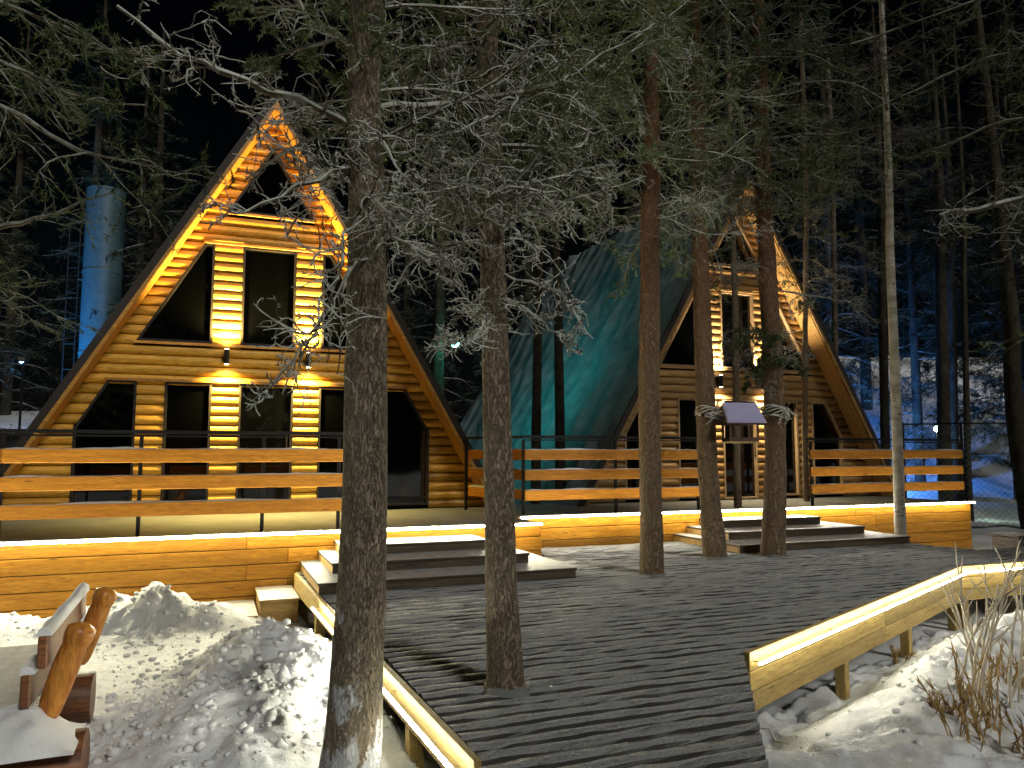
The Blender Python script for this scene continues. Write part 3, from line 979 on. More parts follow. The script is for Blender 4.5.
class Twigs:
    """many polylines grown at once, skinned as thin tubes"""
    def __init__(s):
        s.groups = {}                      # n points -> list of (pts (k,n,3), rad (k,n), sides)
        s.nv, s.fv = [], []                # needles, frost spikes
        s.cnt = 0

    def lines(s, P, Rr, sides=3):
        s.groups.setdefault((P.shape[1], sides), []).append((P, Rr))

    def needles(s, P, D, length, width, frost=False):
        """triangular blades at P (k,3) along D (k,3)"""
        k = len(P)
        D = D / np.linalg.norm(D, axis=1, keepdims=True)
        side = np.cross(D, rng.normal(size=(k, 3)))
        side /= np.linalg.norm(side, axis=1, keepdims=True) + 1e-9
        L = length * rng.uniform(0.6, 1.2, (k, 1))
        v = np.stack([P - side * width / 2, P + side * width / 2, P + D * L], 1)
        (s.fv if frost else s.nv).append(v.reshape(-1, 3))

    def wood(s):
        V_, F_ = [], []
        base = 0
        for (n, sides), lst in s.groups.items():
            P = np.concatenate([a for a, b in lst]); Rr = np.concatenate([b for a, b in lst])
            if n > 2: Rr = Rr * rng.uniform(0.72, 1.35, Rr.shape)
            k = len(P)
            T = np.empty_like(P)
            T[:, 1:-1] = P[:, 2:] - P[:, :-2]; T[:, 0] = P[:, 1] - P[:, 0]; T[:, -1] = P[:, -1] - P[:, -2]
            T /= np.linalg.norm(T, axis=2, keepdims=True) + 1e-9
            ref = np.where(np.abs(T[..., 2:3]) < 0.9, np.array([0, 0, 1.0]), np.array([1.0, 0, 0]))
            A = np.cross(T, ref); A /= np.linalg.norm(A, axis=2, keepdims=True) + 1e-9
            B = np.cross(T, A)
            rings = []
            for q in range(sides):
                an = 2 * math.pi * q / sides + 0.5
                rings.append(P + (A * math.cos(an) + B * math.sin(an)) * Rr[..., None])
            vv = np.stack(rings, 2)                         # k,n,sides,3
            V_.append(vv.reshape(-1, 3))
            ids = np.arange(k * n * sides).reshape(k, n, sides) + base
            nxt = np.roll(ids, -1, axis=2)
            q1 = np.stack([ids[:, :-1], nxt[:, :-1], nxt[:, 1:]], -1).reshape(-1, 3)
            q2 = np.stack([ids[:, :-1], nxt[:, 1:], ids[:, 1:]], -1).reshape(-1, 3)
            F_ += [q1, q2]
            base += k * n * sides
        for v in s.fv:
            V_.append(v); F_.append(np.arange(len(v)).reshape(-1, 3) + base)
            base += len(v)
        return np.concatenate(V_), np.concatenate(F_)

    def leaf(s):
        if not s.nv: return None
        v = np.concatenate(s.nv)
        return v, np.arange(len(v)).reshape(-1, 3)


def unit(a):
    return a / (np.linalg.norm(a, axis=-1, keepdims=True) + 1e-9)


def grow(P0, D0, L, n, curl, grav=0.0):
    """k random-walk lines of n points: start P0, direction D0, length L (k,)"""
    k = len(P0)
    P = np.empty((k, n, 3)); P[:, 0] = P0
    D = unit(D0)
    turn = rng.normal(size=(k, 3)) * curl
    for i in range(1, n):
        turn = turn * 0.6 + rng.normal(size=(k, 3)) * curl
        D = unit(D + turn + np.array([0, 0, grav]))
        P[:, i] = P[:, i - 1] + D * (L / (n - 1))[:, None]
    return P, D


def sample_lines(P, t):
    """points and tangents at fractions t (k,m) on lines P (k,n,3)"""
    n = P.shape[1]
    x = np.clip(t * (n - 1), 0, n - 1.001)
    i = x.astype(int); f = (x - i)[..., None]
    k = np.arange(P.shape[0])[:, None]
    a, b = P[k, i], P[k, i + 1]
    return a + (b - a) * f, unit(b - a)


def dress(tw, L0, style, scale=1.0, r0=0.012):
    """grow secondary and tertiary twigs on main limbs L0 (k,n,3)"""
    k, n, _ = L0.shape
    length = np.linalg.norm(np.diff(L0, axis=1), axis=2).sum(1)
    up = np.array([0, 0, 1.0])
    st = STY[style]
    m = st['sec']
    t = np.sort(rng.uniform(st['from'], 0.99, (k, m)), axis=1)
    Q, T = sample_lines(L0, t)
    side = np.cross(T, up); side = unit(side)
    sg = np.where(rng.random((k, m, 1)) < 0.5, -1.0, 1.0)
    D = unit(T * rng.uniform(0.4, 1.0, (k, m, 1)) + side * sg * rng.uniform(0.5, 1.1, (k, m, 1)) + up * rng.normal(st['lift'], 0.30, (k, m, 1)))
    Ls = length[:, None] * st['slen'] * (1.1 - 0.75 * t) * rng.uniform(0.55, 1.25, (k, m))
    Q, D, Ls = Q.reshape(-1, 3), D.reshape(-1, 3), Ls.reshape(-1)
    P2, _d = grow(Q, D, Ls, 8, st['curl'], st['grav'])
    rr = st['r2'] * scale * np.linspace(1, 0.45, 8)[None, :] * rng.uniform(0.7, 1.3, (len(P2), 1))
    tw.lines(P2, rr, 3)
    m3 = st['ter']
    t3 = rng.uniform(0.12, 1.0, (len(P2), m3))
    Q3, T3 = sample_lines(P2, t3)
    D3 = unit(T3 * 0.7 + rng.normal(size=T3.shape) * 0.75)
    L3 = (Ls[:, None] * st['tlen'] * rng.uniform(0.5, 1.4, t3.shape)).reshape(-1)
    P3, _d = grow(Q3.reshape(-1, 3), D3.reshape(-1, 3), L3, st['np'], st['curl'] * 1.25, st['grav'] * 1.3)
    rr3 = st['r3'] * scale * np.linspace(1, 0.5, st['np'])[None, :] * rng.uniform(0.7, 1.3, (len(P3), 1))
    tw.lines(P3, rr3, 3)
    if st['fur'] > 0:
        for P_, per in ((P3, st['fur']), (P2, int(st['fur'] * 1.6))):
            tt = rng.uniform(0.0, 1.0, (len(P_), per))
            Qn, Tn = sample_lines(P_, tt)
            Dn = unit(Tn * 0.3 + rng.normal(size=Tn.shape) * 0.8)
            tw.needles(Qn.reshape(-1, 3), Dn.reshape(-1, 3), 0.022 * scale, 0.009 * scale, True)
    if st['needle'] > 0:
        for P_, per in ((P3, st['needle']), (P2, int(st['needle'] * 1.2))):
            tt = rng.uniform(0.05, 1.0, (len(P_), per))
            Qn, Tn = sample_lines(P_, tt)
            Dn = unit(Tn * 0.8 + rng.normal(size=Tn.shape) * 0.65)
            tw.needles(Qn.reshape(-1, 3), Dn.reshape(-1, 3), st['nlen'] * scale, st['nwid'] * scale)


STY = {
    # bare curling twigs furred with frost
    'curly': dict(np=6, fur=5, sec=14, ter=5, slen=0.40, tlen=0.52, curl=0.34, grav=-0.02, lift=0.0, r2=0.0054, r3=0.0036, needle=0, nlen=0.03, nwid=0.004, **{'from': 0.12}),
    # needled, still frosted
    'needled': dict(np=4, fur=0, sec=12, ter=4, slen=0.36, tlen=0.45, curl=0.16, grav=-0.02, lift=-0.05, r2=0.0045, r3=0.0030, needle=22, nlen=0.046, nwid=0.0085, **{'from': 0.15}),
    'spruce': dict(np=4, fur=0, sec=16, ter=3, slen=0.34, tlen=0.40, curl=0.10, grav=-0.05, lift=-0.15, r2=0.005, r3=0.003, needle=10, nlen=0.085, nwid=0.018, **{'from': 0.05}),
}


def whorl(px, py, z0, z1, count, l0, l1, style, tw, trunk_r=0.08, pitch=(-0.25, 0.35), az=None, shape=1.0, lean=None, main_sides=4):
    """limbs round a trunk between z0 and z1; lean(z) gives the trunk axis"""
    z = rng.uniform(z0, z1, count)
    az_ = rng.uniform(0, 2 * math.pi, count) if az is None else rng.normal(az[0], az[1], count)
    f = (z - z0) / max(0.01, z1 - z0)
    L = (l0 + (l1 - l0) * f ** shape) * rng.uniform(0.6, 1.15, count)
    pt = rng.uniform(pitch[0], pitch[1], count)
    ax = np.array([lean(q) for q in z]) if lean else np.stack([np.full(count, px), np.full(count, py)], 1)
    P0 = np.stack([ax[:, 0], ax[:, 1], z], 1)
    D0 = np.stack([np.cos(az_), np.sin(az_), pt], 1)
    P, _d = grow(P0, D0, L, 12, 0.10, -0.015)
    r = trunk_r * rng.uniform(0.12, 0.2, (count, 1)) * np.linspace(1, 0.25, 12)[None, :]
    tw.lines(P, r, main_sides)
    dress(tw, P, style)
    return P


def trunk_mesh(pts, rads, n=14, wob=0.10, flare=True):
    """tapered trunk through a few points, many rings"""
    pts = [Vector(p) for p in pts]
    fine, fr = [], []
    for i in range(len(pts) - 1):
        seg = max(2, int((pts[i + 1] - pts[i]).length / 0.16))
        for q in range(seg):
            t = q / seg
            p0, p1, p2, p3 = pts[max(i - 1, 0)], pts[i], pts[i + 1], pts[min(i + 2, len(pts) - 1)]
            p = 0.5 * ((2 * p1) + (p2 - p0) * t + (2 * p0 - 5 * p1 + 4 * p2 - p3) * t * t + (3 * p1 - p0 - 3 * p2 + p3) * t ** 3)
            fine.append(p); fr.append(rads[i] + (rads[i + 1] - rads[i]) * t)
    fine.append(pts[-1]); fr.append(rads[-1])
    mb = MB().tube(fine, fr, n, True, True, wob)
    return mb, fine, fr


def axis_fn(fine):
    zs = np.array([p.z for p in fine]); xs = np.array([p.x for p in fine]); ys = np.array([p.y for p in fine])
    return lambda z: (float(np.interp(z, zs, xs)), float(np.interp(z, zs, ys)))


def tree(name, pts, rads, bark, label, cat, group, parts, wood_mat='twig', leaf_mat='needle', n=14, wob=0.10):
    """pts: trunk axis in world metres; parts: callables that grow limbs into a Twigs"""
    base = Vector(pts[0])
    t = empty(name, base)
    tag(t, label, cat, group)
    mb, fine, fr = trunk_mesh(pts, rads, n, wob)
    mb.v = [tuple(Vector(p) - base) for p in mb.v]
    mb.build('trunk', M[bark], t)
    lean = axis_fn(fine)
    tw = Twigs()
    for fn in parts: fn(tw, lean)
    if tw.groups:
        v, f = tw.wood()
        o = link('crown', fast_mesh('crown', v - np.array(base), f, True), M[wood_mat], t)
        lf = tw.leaf()
        if lf:
            link('needles', fast_mesh('needles', lf[0] - np.array(base), lf[1]), M[leaf_mat], o)['kind'] = 'stuff'
    return t


def collar(t, r, z, seed):
    """ragged snow heaped round a trunk where it leaves the planks"""
    vs, fs, n = [], [], 22
    for j, (k, h) in enumerate(((0.55, 0.045), (1.06, 0.036), (1.22, 0.022), (1.45, 0.0))):
        for i in range(n):
            a = 2 * math.pi * i / n
            q = 1 + 0.30 * noise.noise(Vector((math.cos(a) * 2, math.sin(a) * 2, seed + j)))
            vs.append((math.cos(a) * r * k * q, math.sin(a) * r * k * q, z + h * (0.7 + 0.5 * noise.noise(Vector((math.cos(a) * 1.5, math.sin(a) * 1.5, seed)))) - 0.002 * j))
    fs = [(j * n + i, j * n + (i + 1) % n, (j + 1) * n + (i + 1) % n, (j + 1) * n + i) for j in range(3) for i in range(n)]
    MB().add(vs, fs, True).build('snow_collar', M['floor_snow'], t)


def W(z0, z1, count, l0, l1, style, **kw):
    return lambda tw, lean: whorl(0, 0, z0, z1, count, l0, l1, style, tw, lean=lean, **kw)


def LIMB(pxs, r0, r1, style, scale=1.0):
    """a limb whose course is read off the photograph, (px, py, distance) points"""
    def fn(tw, lean):
        P = [at(*p) for p in pxs]
        out = []
        m = 12
        for i in range(m):
            x = i / (m - 1) * (len(P) - 1)
            k = min(int(x), len(P) - 2); f = x - k
            q = P[k].lerp(P[k + 1], f) + Vector(rng.normal(size=3) * 0.012)
            out.append(tuple(q))
        A = np.array(out)[None]
        tw.lines(A, np.linspace(r0, r1, m)[None], 5)
        dress(tw, A, style, scale)
    return fn


PINE = 'tall pines standing through and beside the boardwalk'
# the pine beside the left edge of the boardwalk, nearest the bench
t1 = [(-0.86, 3.80, -0.55), tuple(at(350, 768, 3.80)), tuple(at(356, 680, 3.80)), tuple(at(363, 560, 3.80)), tuple(at(366, 400, 3.80)), tuple(at(367, 200, 3.80)), tuple(at(366, 0, 3.80)), (-0.72, 3.85, 9.0)]
tree('pine_tree', t1, [0.165, 0.146, 0.130, 0.117, 0.108, 0.095, 0.085, 0.03], 'bark_near',
     'thick pine with snow plastered on its foot, in the snow beside the boardwalk', 'tree', PINE, [
         W(2.25, 3.3, 7, 0.8, 1.2, 'curly', az=(0.3, 1.4)), W(2.9, 4.6, 8, 1.0, 1.3, 'curly', pitch=(-0.2, 0.3)), W(3.2, 5.2, 20, 1.0, 1.3, 'needled', pitch=(-0.2, 0.4)),
         LIMB([(362, 130, 3.8), (300, 100, 3.65), (232, 78, 3.5), (175, 48, 3.4), (115, 0, 3.3)], 0.020, 0.008, 'curly'),
         LIMB([(364, 175, 3.8), (335, 165, 3.6), (290, 195, 3.5), (245, 215, 3.4), (205, 200, 3.3)], 0.014, 0.004, 'curly', 0.9),
         LIMB([(366, 215, 3.8), (345, 230, 3.5), (335, 265, 3.35), (310, 330, 3.3), (280, 395, 3.25)], 0.013, 0.004, 'curly', 1.0),
         LIMB([(366, 255, 3.8), (352, 265, 3.55), (318, 330, 3.5), (292, 365, 3.4), (262, 398, 3.3)], 0.011, 0.004, 'curly', 1.0),
         LIMB([(370, 168, 3.8), (430, 178, 3.9), (500, 192, 4.0), (565, 190, 4.05)], 0.016, 0.006, 'curly'),
         LIMB([(372, 108, 3.8), (470, 100, 3.9), (560, 85, 4.0), (655, 22, 4.1)], 0.018, 0.007, 'needled'),
         LIMB([(368, 230, 3.8), (400, 240, 3.7), (432, 258, 3.6), (468, 270, 3.5)], 0.010, 0.003, 'curly'),
     ], n=18)
# the pine rising through the middle of the boardwalk
t2 = [(-0.02, 4.53, -0.5), tuple(at(506, 690, 4.53)), tuple(at(502, 600, 4.53)), tuple(at(498, 450, 4.53)), tuple(at(494, 310, 4.53)), tuple(at(490, 150, 4.53)), (-0.17, 4.53, 5.0), (-0.2, 4.55, 10)]
t2_tree = tree('pine_tree', t2, [0.125, 0.112, 0.098, 0.087, 0.080, 0.072, 0.062, 0.03], 'bark',
     'pine trunk rising through the planks in front of the dark steps, curling frosted twigs above', 'tree', PINE, [
         W(2.2, 3.2, 12, 0.8, 1.2, 'curly'), W(2.7, 4.4, 9, 1.0, 1.3, 'curly', pitch=(-0.3, 0.3)), W(2.6, 5.0, 34, 1.1, 1.4, 'needled', pitch=(-0.2, 0.4)),
         LIMB([(493, 240, 4.53), (450, 245, 4.3), (412, 262, 4.2), (385, 290, 4.1)], 0.013, 0.004, 'curly'),
         LIMB([(495, 225, 4.53), (560, 205, 4.6), (640, 178, 4.7)], 0.016, 0.005, 'curly'),
         LIMB([(497, 270, 4.53), (540, 285, 4.4), (570, 305, 4.3), (590, 340, 4.2)], 0.010, 0.004, 'curly', 1.1),
         LIMB([(495, 295, 4.53), (530, 310, 4.4), (552, 330, 4.3), (575, 350, 4.2)], 0.010, 0.003, 'curly'),
         LIMB([(492, 130, 4.53), (540, 110, 4.6), (620, 70, 4.7), (690, 0, 4.8)], 0.016, 0.007, 'needled'),
     ], n=16)


def px_trunk(px_pts, Y, z0=-0.5, top=None):
    pts = [tuple(at(a, b, Y)) for a, b in px_pts]
    p0 = pts[0]
    pts = [(p0[0], p0[1], z0)] + pts
    pts.append((pts[-1][0], Y, top or pts[-1][2] + 3))
    return pts


t3 = px_trunk([(652, 574), (651, 500), (649, 400), (650, 300), (650, 200), (652, 150)], 8.58, top=10)
t3_tree = tree('pine_tree', t3, [0.15, 0.135, 0.125, 0.12, 0.113, 0.105, 0.10, 0.04], 'bark_red',
     'straight pine rising through the planks, its reddish upper trunk forked', 'tree', PINE, [
         W(3.6, 5.0, 8, 1.3, 1.7, 'curly'), W(3.6, 6.0, 20, 1.4, 1.8, 'needled'), W(5.0, 8.0, 30, 1.6, 2.0, 'needled', az=(-1.5, 1.3)),
         LIMB([(652, 150, 8.58), (640, 125, 8.6), (632, 95, 8.6), (620, 60, 8.6)], 0.06, 0.03, 'needled'),
     ], n=14)
t4 = px_trunk([(715, 558), (710, 500), (707, 450), (704, 360), (701, 280), (699, 190)], 9.94, top=11)
t4_tree = tree('pine_tree', t4, [0.175, 0.155, 0.135, 0.128, 0.120, 0.112, 0.105, 0.04], 'bark_red',
     'pine with a bowed foot, holding one end of the bird feeder pole', 'tree', PINE, [
         W(4.4, 6.0, 8, 1.4, 1.8, 'curly'), W(4.6, 8.8, 40, 1.6, 2.1, 'needled', az=(-1.2, 1.3))], wood_mat='twig_mid', leaf_mat='needle_mid', n=14)
t5 = px_trunk([(773, 556), (775, 500), (775, 430), (771, 340), (767, 260), (764, 190)], 10.13, top=11)
t5_tree = tree('pine_tree', t5, [0.185, 0.165, 0.145, 0.135, 0.125, 0.118, 0.11, 0.04], 'bark_red',
     'pine at the foot of the wide steps, a tuft of frosted twigs on its trunk', 'tree', PINE, [
         W(2.25, 3.1, 12, 0.5, 0.7, 'curly'), W(2.3, 3.1, 10, 0.5, 0.65, 'needled'), W(4.6, 9.0, 40, 1.6, 2.1, 'needled', az=(-1.0, 1.3)),
         W(3.2, 5.5, 6, 1.2, 1.5, 'curly')], wood_mat='twig_mid', leaf_mat='needle_mid', n=14)
for q_, (o_, r_) in enumerate(((t2_tree, 0.112), (t3_tree, 0.135), (t4_tree, 0.150), (t5_tree, 0.160))):
    collar(o_, r_, 0.5, q_ * 3.3)
bi = px_trunk([(901, 545), (898, 460), (894, 350), (890, 250), (888, 150)], 11.95, top=12)
tree('birch_tree', bi, [0.095, 0.088, 0.080, 0.072, 0.064, 0.056, 0.02], 'birch',
     'slender white birch trunk in front of the terrace railing', 'tree', None, [W(4.2, 9, 14, 1.2, 1.6, 'curly', pitch=(0.1, 0.7)), W(6.0, 10, 14, 1.6, 2.0, 'needled')], wood_mat='twig_dark', leaf_mat='needle_dark', n=12, wob=0.05)
# slim trunks between the railing and the paler cabin
YOUNG = 'slim young trunks beside the paler cabin'
for pxs, Y, r, lab in (([(737, 470), (736, 380), (735, 300), (733, 240)], 12.7, 0.055, 'slim dark trunk standing on the terrace directly behind the bird feeder'),
                       ([(805, 450), (805, 350), (806, 260), (806, 170)], 14.3, 0.050, 'slim pale trunk by the cabin door jamb'),
                       ([(836, 450), (835, 350), (834, 260), (832, 170)], 16.0, 0.060, 'slim pale trunk beside the lower end of the cabin rake')):
    z0 = TZ - 0.1 if Y < 15 else -0.5
    pp = px_trunk(pxs, Y, z0=z0, top=10)
    tree('young_pine', pp, [r * 1.2, r * 1.1, r, r * 0.95, r * 0.9, r * 0.8, 0.02][:len(pp)], 'bark', lab, 'tree', YOUNG,
         [W(3.4, 8.0, 16, 1.0, 1.4, 'curly'), W(3.8, 9.0, 12, 1.1, 1.5, 'needled')], wood_mat='twig_mid', leaf_mat='needle_mid', n=8)

# trees whose trunks stand just outside the picture; their boughs reach into it
tree('spruce_tree', [(-5.9, 5.6, -0.6), (-5.85, 5.6, 3), (-5.8, 5.6, 9)], [0.19, 0.15, 0.04], 'bark_dark',
     'spruce with dark needled boughs hanging over the snow beside the blue lit column', 'tree', None, [
         W(2.6, 6.5, 26, 2.1, 2.6, 'needled', az=(0.2, 0.7), pitch=(-0.35, 0.15)),
         LIMB([(-60, 235, 5.2), (0, 226, 5.2), (60, 212, 5.2), (112, 193, 5.2)], 0.022, 0.008, 'needled', 0.6),
         LIMB([(-80, 60, 5.4), (20, 118, 5.3), (90, 155, 5.2), (140, 163, 5.1), (195, 182, 5.0)], 0.020, 0.005, 'needled', 1.3),
         LIMB([(-80, 20, 5.4), (0, 60, 5.4), (70, 95, 5.3), (145, 105, 5.2)], 0.020, 0.005, 'needled', 1.3),
         LIMB([(-80, -40, 5.4), (20, 10, 5.4), (90, 40, 5.3), (165, 60, 5.2)], 0.020, 0.005, 'needled', 1.3),
     ], wood_mat='twig_mid', leaf_mat='needle_mid')
tree('spruce_tree', [(8.2, 8.0, -0.6), (8.15, 8.0, 4), (8.1, 8.0, 11)], [0.20, 0.16, 0.05], 'bark_dark',
     'spruce beyond the boardwalk turn with snow laden boughs reaching toward the birch', 'tree', None, [
         W(3.2, 8.5, 36, 2.5, 3.2, 'needled', az=(3.0, 0.7), pitch=(-0.3, 0.2)),
         W(3.2, 6.0, 8, 2.0, 2.6, 'curly', az=(3.1, 0.6), pitch=(-0.3, 0.2)),
         LIMB([(1120, 10, 8.0), (1040, 40, 8.6), (960, 70, 9.0), (870, 110, 9.4)], 0.03, 0.01, 'needled', 1.3),
         LIMB([(1120, -60, 8.0), (1040, -20, 8.6), (950, 10, 9.0), (850, 45, 9.4)], 0.03, 0.01, 'needled', 1.3),
         LIMB([(1120, 90, 8.0), (1050, 110, 8.4), (980, 130, 8.8), (905, 160, 9.2)], 0.03, 0.01, 'needled', 1.3),
         LIMB([(1110, 150, 7.8), (1040, 192, 7.6), (985, 208, 7.4), (940, 214, 7.2)], 0.035, 0.018, 'curly', 1.2),
     ], wood_mat='twig_mid', leaf_mat='needle_mid')
tree('pine_tree', [(11.9, 17.6, -0.4), tuple(at(1018, 440, 17.5)), tuple(at(1012, 370, 17.5)), tuple(at(1008, 290, 17.5)), (11.1, 17.5, 15)], [0.22, 0.20, 0.18, 0.17, 0.05], 'bark_dark',
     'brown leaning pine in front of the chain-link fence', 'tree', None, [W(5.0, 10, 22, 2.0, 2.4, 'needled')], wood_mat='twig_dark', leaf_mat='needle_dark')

# ---- dark forest behind the cabins: two spruces copied, some tall pines
def spruce_proto(h, spread, count):
    base = Vector((0, 0, 0))
    t = empty('background_spruce')
    mb, fine, fr = trunk_mesh([(0, 0, -0.6), (0.05, 0, h * 0.5), (0, 0, h)], [0.22, 0.14, 0.03], 9, 0.05)
    mb.build('trunk', M['bark_dark'], t)
    tw = Twigs()
    whorl(0, 0, h * 0.10, h * 0.97, count, spread, 0.35, 'spruce', tw, lean=axis_fn(fine), pitch=(-0.35, 0.12), trunk_r=0.16, main_sides=3)
    v, f = tw.wood()
    o = link('crown', fast_mesh('crown', v, f, True), M['twig_dark'], t)
    lf = tw.leaf()
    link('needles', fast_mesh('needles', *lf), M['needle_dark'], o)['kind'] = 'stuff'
    return t


protos = [spruce_proto(15, 2.6, 70), spruce_proto(18, 2.9, 80)]
spots = [(-19, 27, 0, 1.0), (-15.5, 31, 1, 1.1), (-11.5, 36, 0, 1.2), (-8.2, 30, 1, 1.0), (-4.6, 33, 0, 1.1), (-2.6, 27.5, 1, 0.95), (0.6, 31, 0, 1.15),
         (-0.4, 23.5, 0, 0.8), (4.0, 33, 1, 1.1), (8.0, 30, 0, 1.1), (11.5, 27, 1, 1.0), (14.5, 31, 0, 1.1), (17.5, 26, 1, 1.0), (20.5, 30, 0, 1.1),
         (24, 33, 1, 1.1), (16, 23.5, 1, 0.85), (12.4, 29.5, 0, 0.9), (19, 24, 0, 0.9), (22, 25, 1, 0.9), (15.6, 27.5, 1, 0.9), (26, 24, 0, 1.0), (-13.5, 24.0, 1, 1.0), (-17.0, 20.5, 0, 1.0), (-9.6, 20.0, 0, 0.9), (18.5, 20, 0, 0.9), (-22, 33, 1, 1.2), (28, 28, 0, 1.1), (6.2, 27, 0, 1.0),
         (11.6, 9.4, 1, 0.95), (13.8, 12.8, 0, 1.0), (16.5, 9.5, 1, 1.0), (19.5, 14.5, 0, 1.1), (23, 18.5, 1, 1.1), (15, 5.0, 0, 1.0), (21, 9.0, 1, 1.1), (25, 13, 0, 1.1), (17.8, 1.5, 1, 1.1),  # out of view, added to keep moonlight off the cabin roof and slope
         (12.6, 23.6, 0, 0.8), (14.6, 25.6, 1, 0.8), (15.4, 23.2, 0, 0.85), (17.2, 26, 1, 0.9), (20, 27.5, 0, 1.0), (10.6, 7.4, 1, 0.95), (12.6, 4.6, 0, 1.15), (17.5, 21.5, 1, 1.0), (20.2, 21.5, 0, 1.15), (18.2, 17.6, 1, 1.0), (22.5, 23, 1, 1.1), (16.4, 18.6, 0, 1.05)]  # those far right are out of view too, added as moon shade
for i, (x, y, k, sc) in enumerate(spots):
    o = protos[k] if i == k else copy_tree(protos[k])
    o.location = (x, y, ground_z(x, y))
    o.rotation_euler = (0, 0, rng.uniform(0, 6.28))
    o.scale = (sc, sc, sc * rng.uniform(0.92, 1.08))
    if y < 16 or (x > 15 and y < 19): lab_ = 'dark spruce added out of view beyond the boardwalk turn to shade roof and slope'
    elif x > 6: lab_ = 'dark spruce on the blue lit slope behind the chain-link fence'
    elif x > -5: lab_ = 'dark spruce of the wood behind the gap between the cabins'
    else: lab_ = 'dark spruce of the wood behind the warm cabin and the blue column'
    tag(o, lab_, 'tree', lab_.replace('dark spruce', 'dark spruces'))

# bare dark trunks in front of the teal roof and the blue slope
def stem(pxs, Y, r, lab, grp):
    z0 = ground_z(at(pxs[0][0], pxs[0][1], Y).x, Y) - 0.1
    pp = px_trunk(pxs, Y, z0=z0, top=13)
    rr = list(np.linspace(r * 1.15, r * 0.8, len(pp) - 1)) + [0.03]
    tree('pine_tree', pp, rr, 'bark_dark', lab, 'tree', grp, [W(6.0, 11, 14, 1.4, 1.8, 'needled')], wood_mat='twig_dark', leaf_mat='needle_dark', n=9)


stem([(536, 440), (537, 380), (538, 300), (540, 230)], 13.6, 0.085, 'dark pine trunk against the teal roof, closer to the warm cabin of the pair', None)
stem([(560, 440), (559, 380), (558, 300), (556, 230)], 13.9, 0.090, 'dark pine trunk against the teal roof, closer to the paler cabin of the pair', None)
stem([(436, 440), (437, 390), (439, 330), (440, 260)], 15.5, 0.13, 'dark pine carrying the teal lamp between the two cabins', None)
DK = 'dark trunks standing before the blue lit slope'
for (a, b, Y, r) in ((886, 882, 19, 0.11), (945, 941, 21, 0.17), (953, 950, 22.5, 0.17), (968, 964, 20, 0.08)):
    stem([(a, 470), ((a + b) / 2, 380), (b, 290), (b - 1, 200)], Y, r, 'dark trunk standing before the blue lit slope', DK)

# ------------------------------------------------------------------ lamps of the place behind the cabins


def flood(name, loc, target, lens, color, energy, size, label, post=None):
    loc, target = Vector(loc), Vector(target)
    t = empty(name, loc)
    tag(t, label, 'floodlight')
    d = (target - loc).normalized()
    q = d.to_track_quat('-Z', 'Y').to_euler()
    MB().box(-0.11, 0.11, -0.08, 0.08, -0.02, 0.06, 0.01).build('housing', M['metal'], t, rot=q)
    MB().box(-0.095, 0.095, -0.065, 0.065, -0.026, -0.021).build('lens', lens, t, rot=q)
    if post is not None:
        MB().box(-0.03, 0.03, 0.06, 0.12, post - loc.z, 0.05).build('post', M['metal'], t)
    MB().tube([(0, 0, -0.03), (0, 0, -0.07), (0, 0, -0.11), (0, 0, -0.15), (0, 0, -0.16)], [0.05, 0.08, 0.085, 0.05, 0.01], 12).build('bulb', lens, t, rot=q)
    l = bpy.data.lights.new('flood_beam', 'SPOT')
    l.energy, l.color, l.spot_size, l.spot_blend, l.shadow_soft_size = energy, color, size, 0.8, 0.06
    o = bpy.data.objects.new('flood_beam', l)
    o.location = d * 0.18
    o.rotation_euler = q
    o.parent = t
    col.objects.link(o)
    return t


TEAL = (0.02, 0.75, 0.80)
pl = at(447, 343, 15.2)
flood('teal_floodlight', pl + Vector((0.12, -0.22, 0)), (1.4, 18.5, 2.2), M['lens_teal'], TEAL, 80, R(160), 'small teal floodlight on a dark trunk between the cabins')
flood('blue_floodlight', (-13.3, 19.6, 0.2), (-12.0, 22.2, 6.0), M['lens_blue'], (0.01, 0.36, 1.0), 3000, R(48), 'blue floodlight on the snow at the foot of the steel column', post=-0.6)
flood('blue_floodlight', (9.3, 21.6, 1.0), (14.5, 30.0, 5.0), M['lens_blue'], (0.07, 0.28, 1.0), 2200, R(140), 'blue floodlight behind the paler cabin aimed at the wooded slope', post=-0.6)
flood('pale_floodlight', tuple(at(938, 428, 21.5)), (11.4, 19.4, 0.6), M['lens_pale'], (0.6, 1.0, 0.75), 160, R(100), 'pale floodlight on a post behind the chain-link fence', post=-0.6)

# ------------------------------------------------------------------ steel column and shed
cx, cy = at(98, 370, 22).x, 22.0
cg = empty('steel_column', (cx, cy, -0.6))
tag(cg, 'tall round steel column lit blue, a ladder up its side', 'column')
MB().tube([(0, 0, 0), (0, 0, 4), (0, 0, 9.7)], 0.52, 28, wob=0.0).build('shaft', M['concrete'], cg)
for z in (2.4, 4.8, 7.2):
    MB().tube([(0, 0, z - 0.04), (0, 0, z + 0.04)], 0.535, 28).build('band', M['concrete'], cg)
ld = MB()
for dx in (-0.16, 0.16):
    ld.tube([(-0.82 + dx, -0.1, 0.2), (-0.82 + dx, -0.1, 8.6)], 0.022, 5)
lo = ld.build('ladder', M['metal'], cg)
for i in range(11):
    z = 0.6 + i * 0.75
    MB().tube([(-0.98, -0.1, z), (-0.66, -0.1, z)], 0.016, 5).build('rung', M['metal'], lo)
for z in (1.5, 4.2, 7.0):
    MB().tube([(-0.66, -0.1, z), (-0.45, 0, z)], 0.016, 5).build('bracket', M['concrete'], cg)

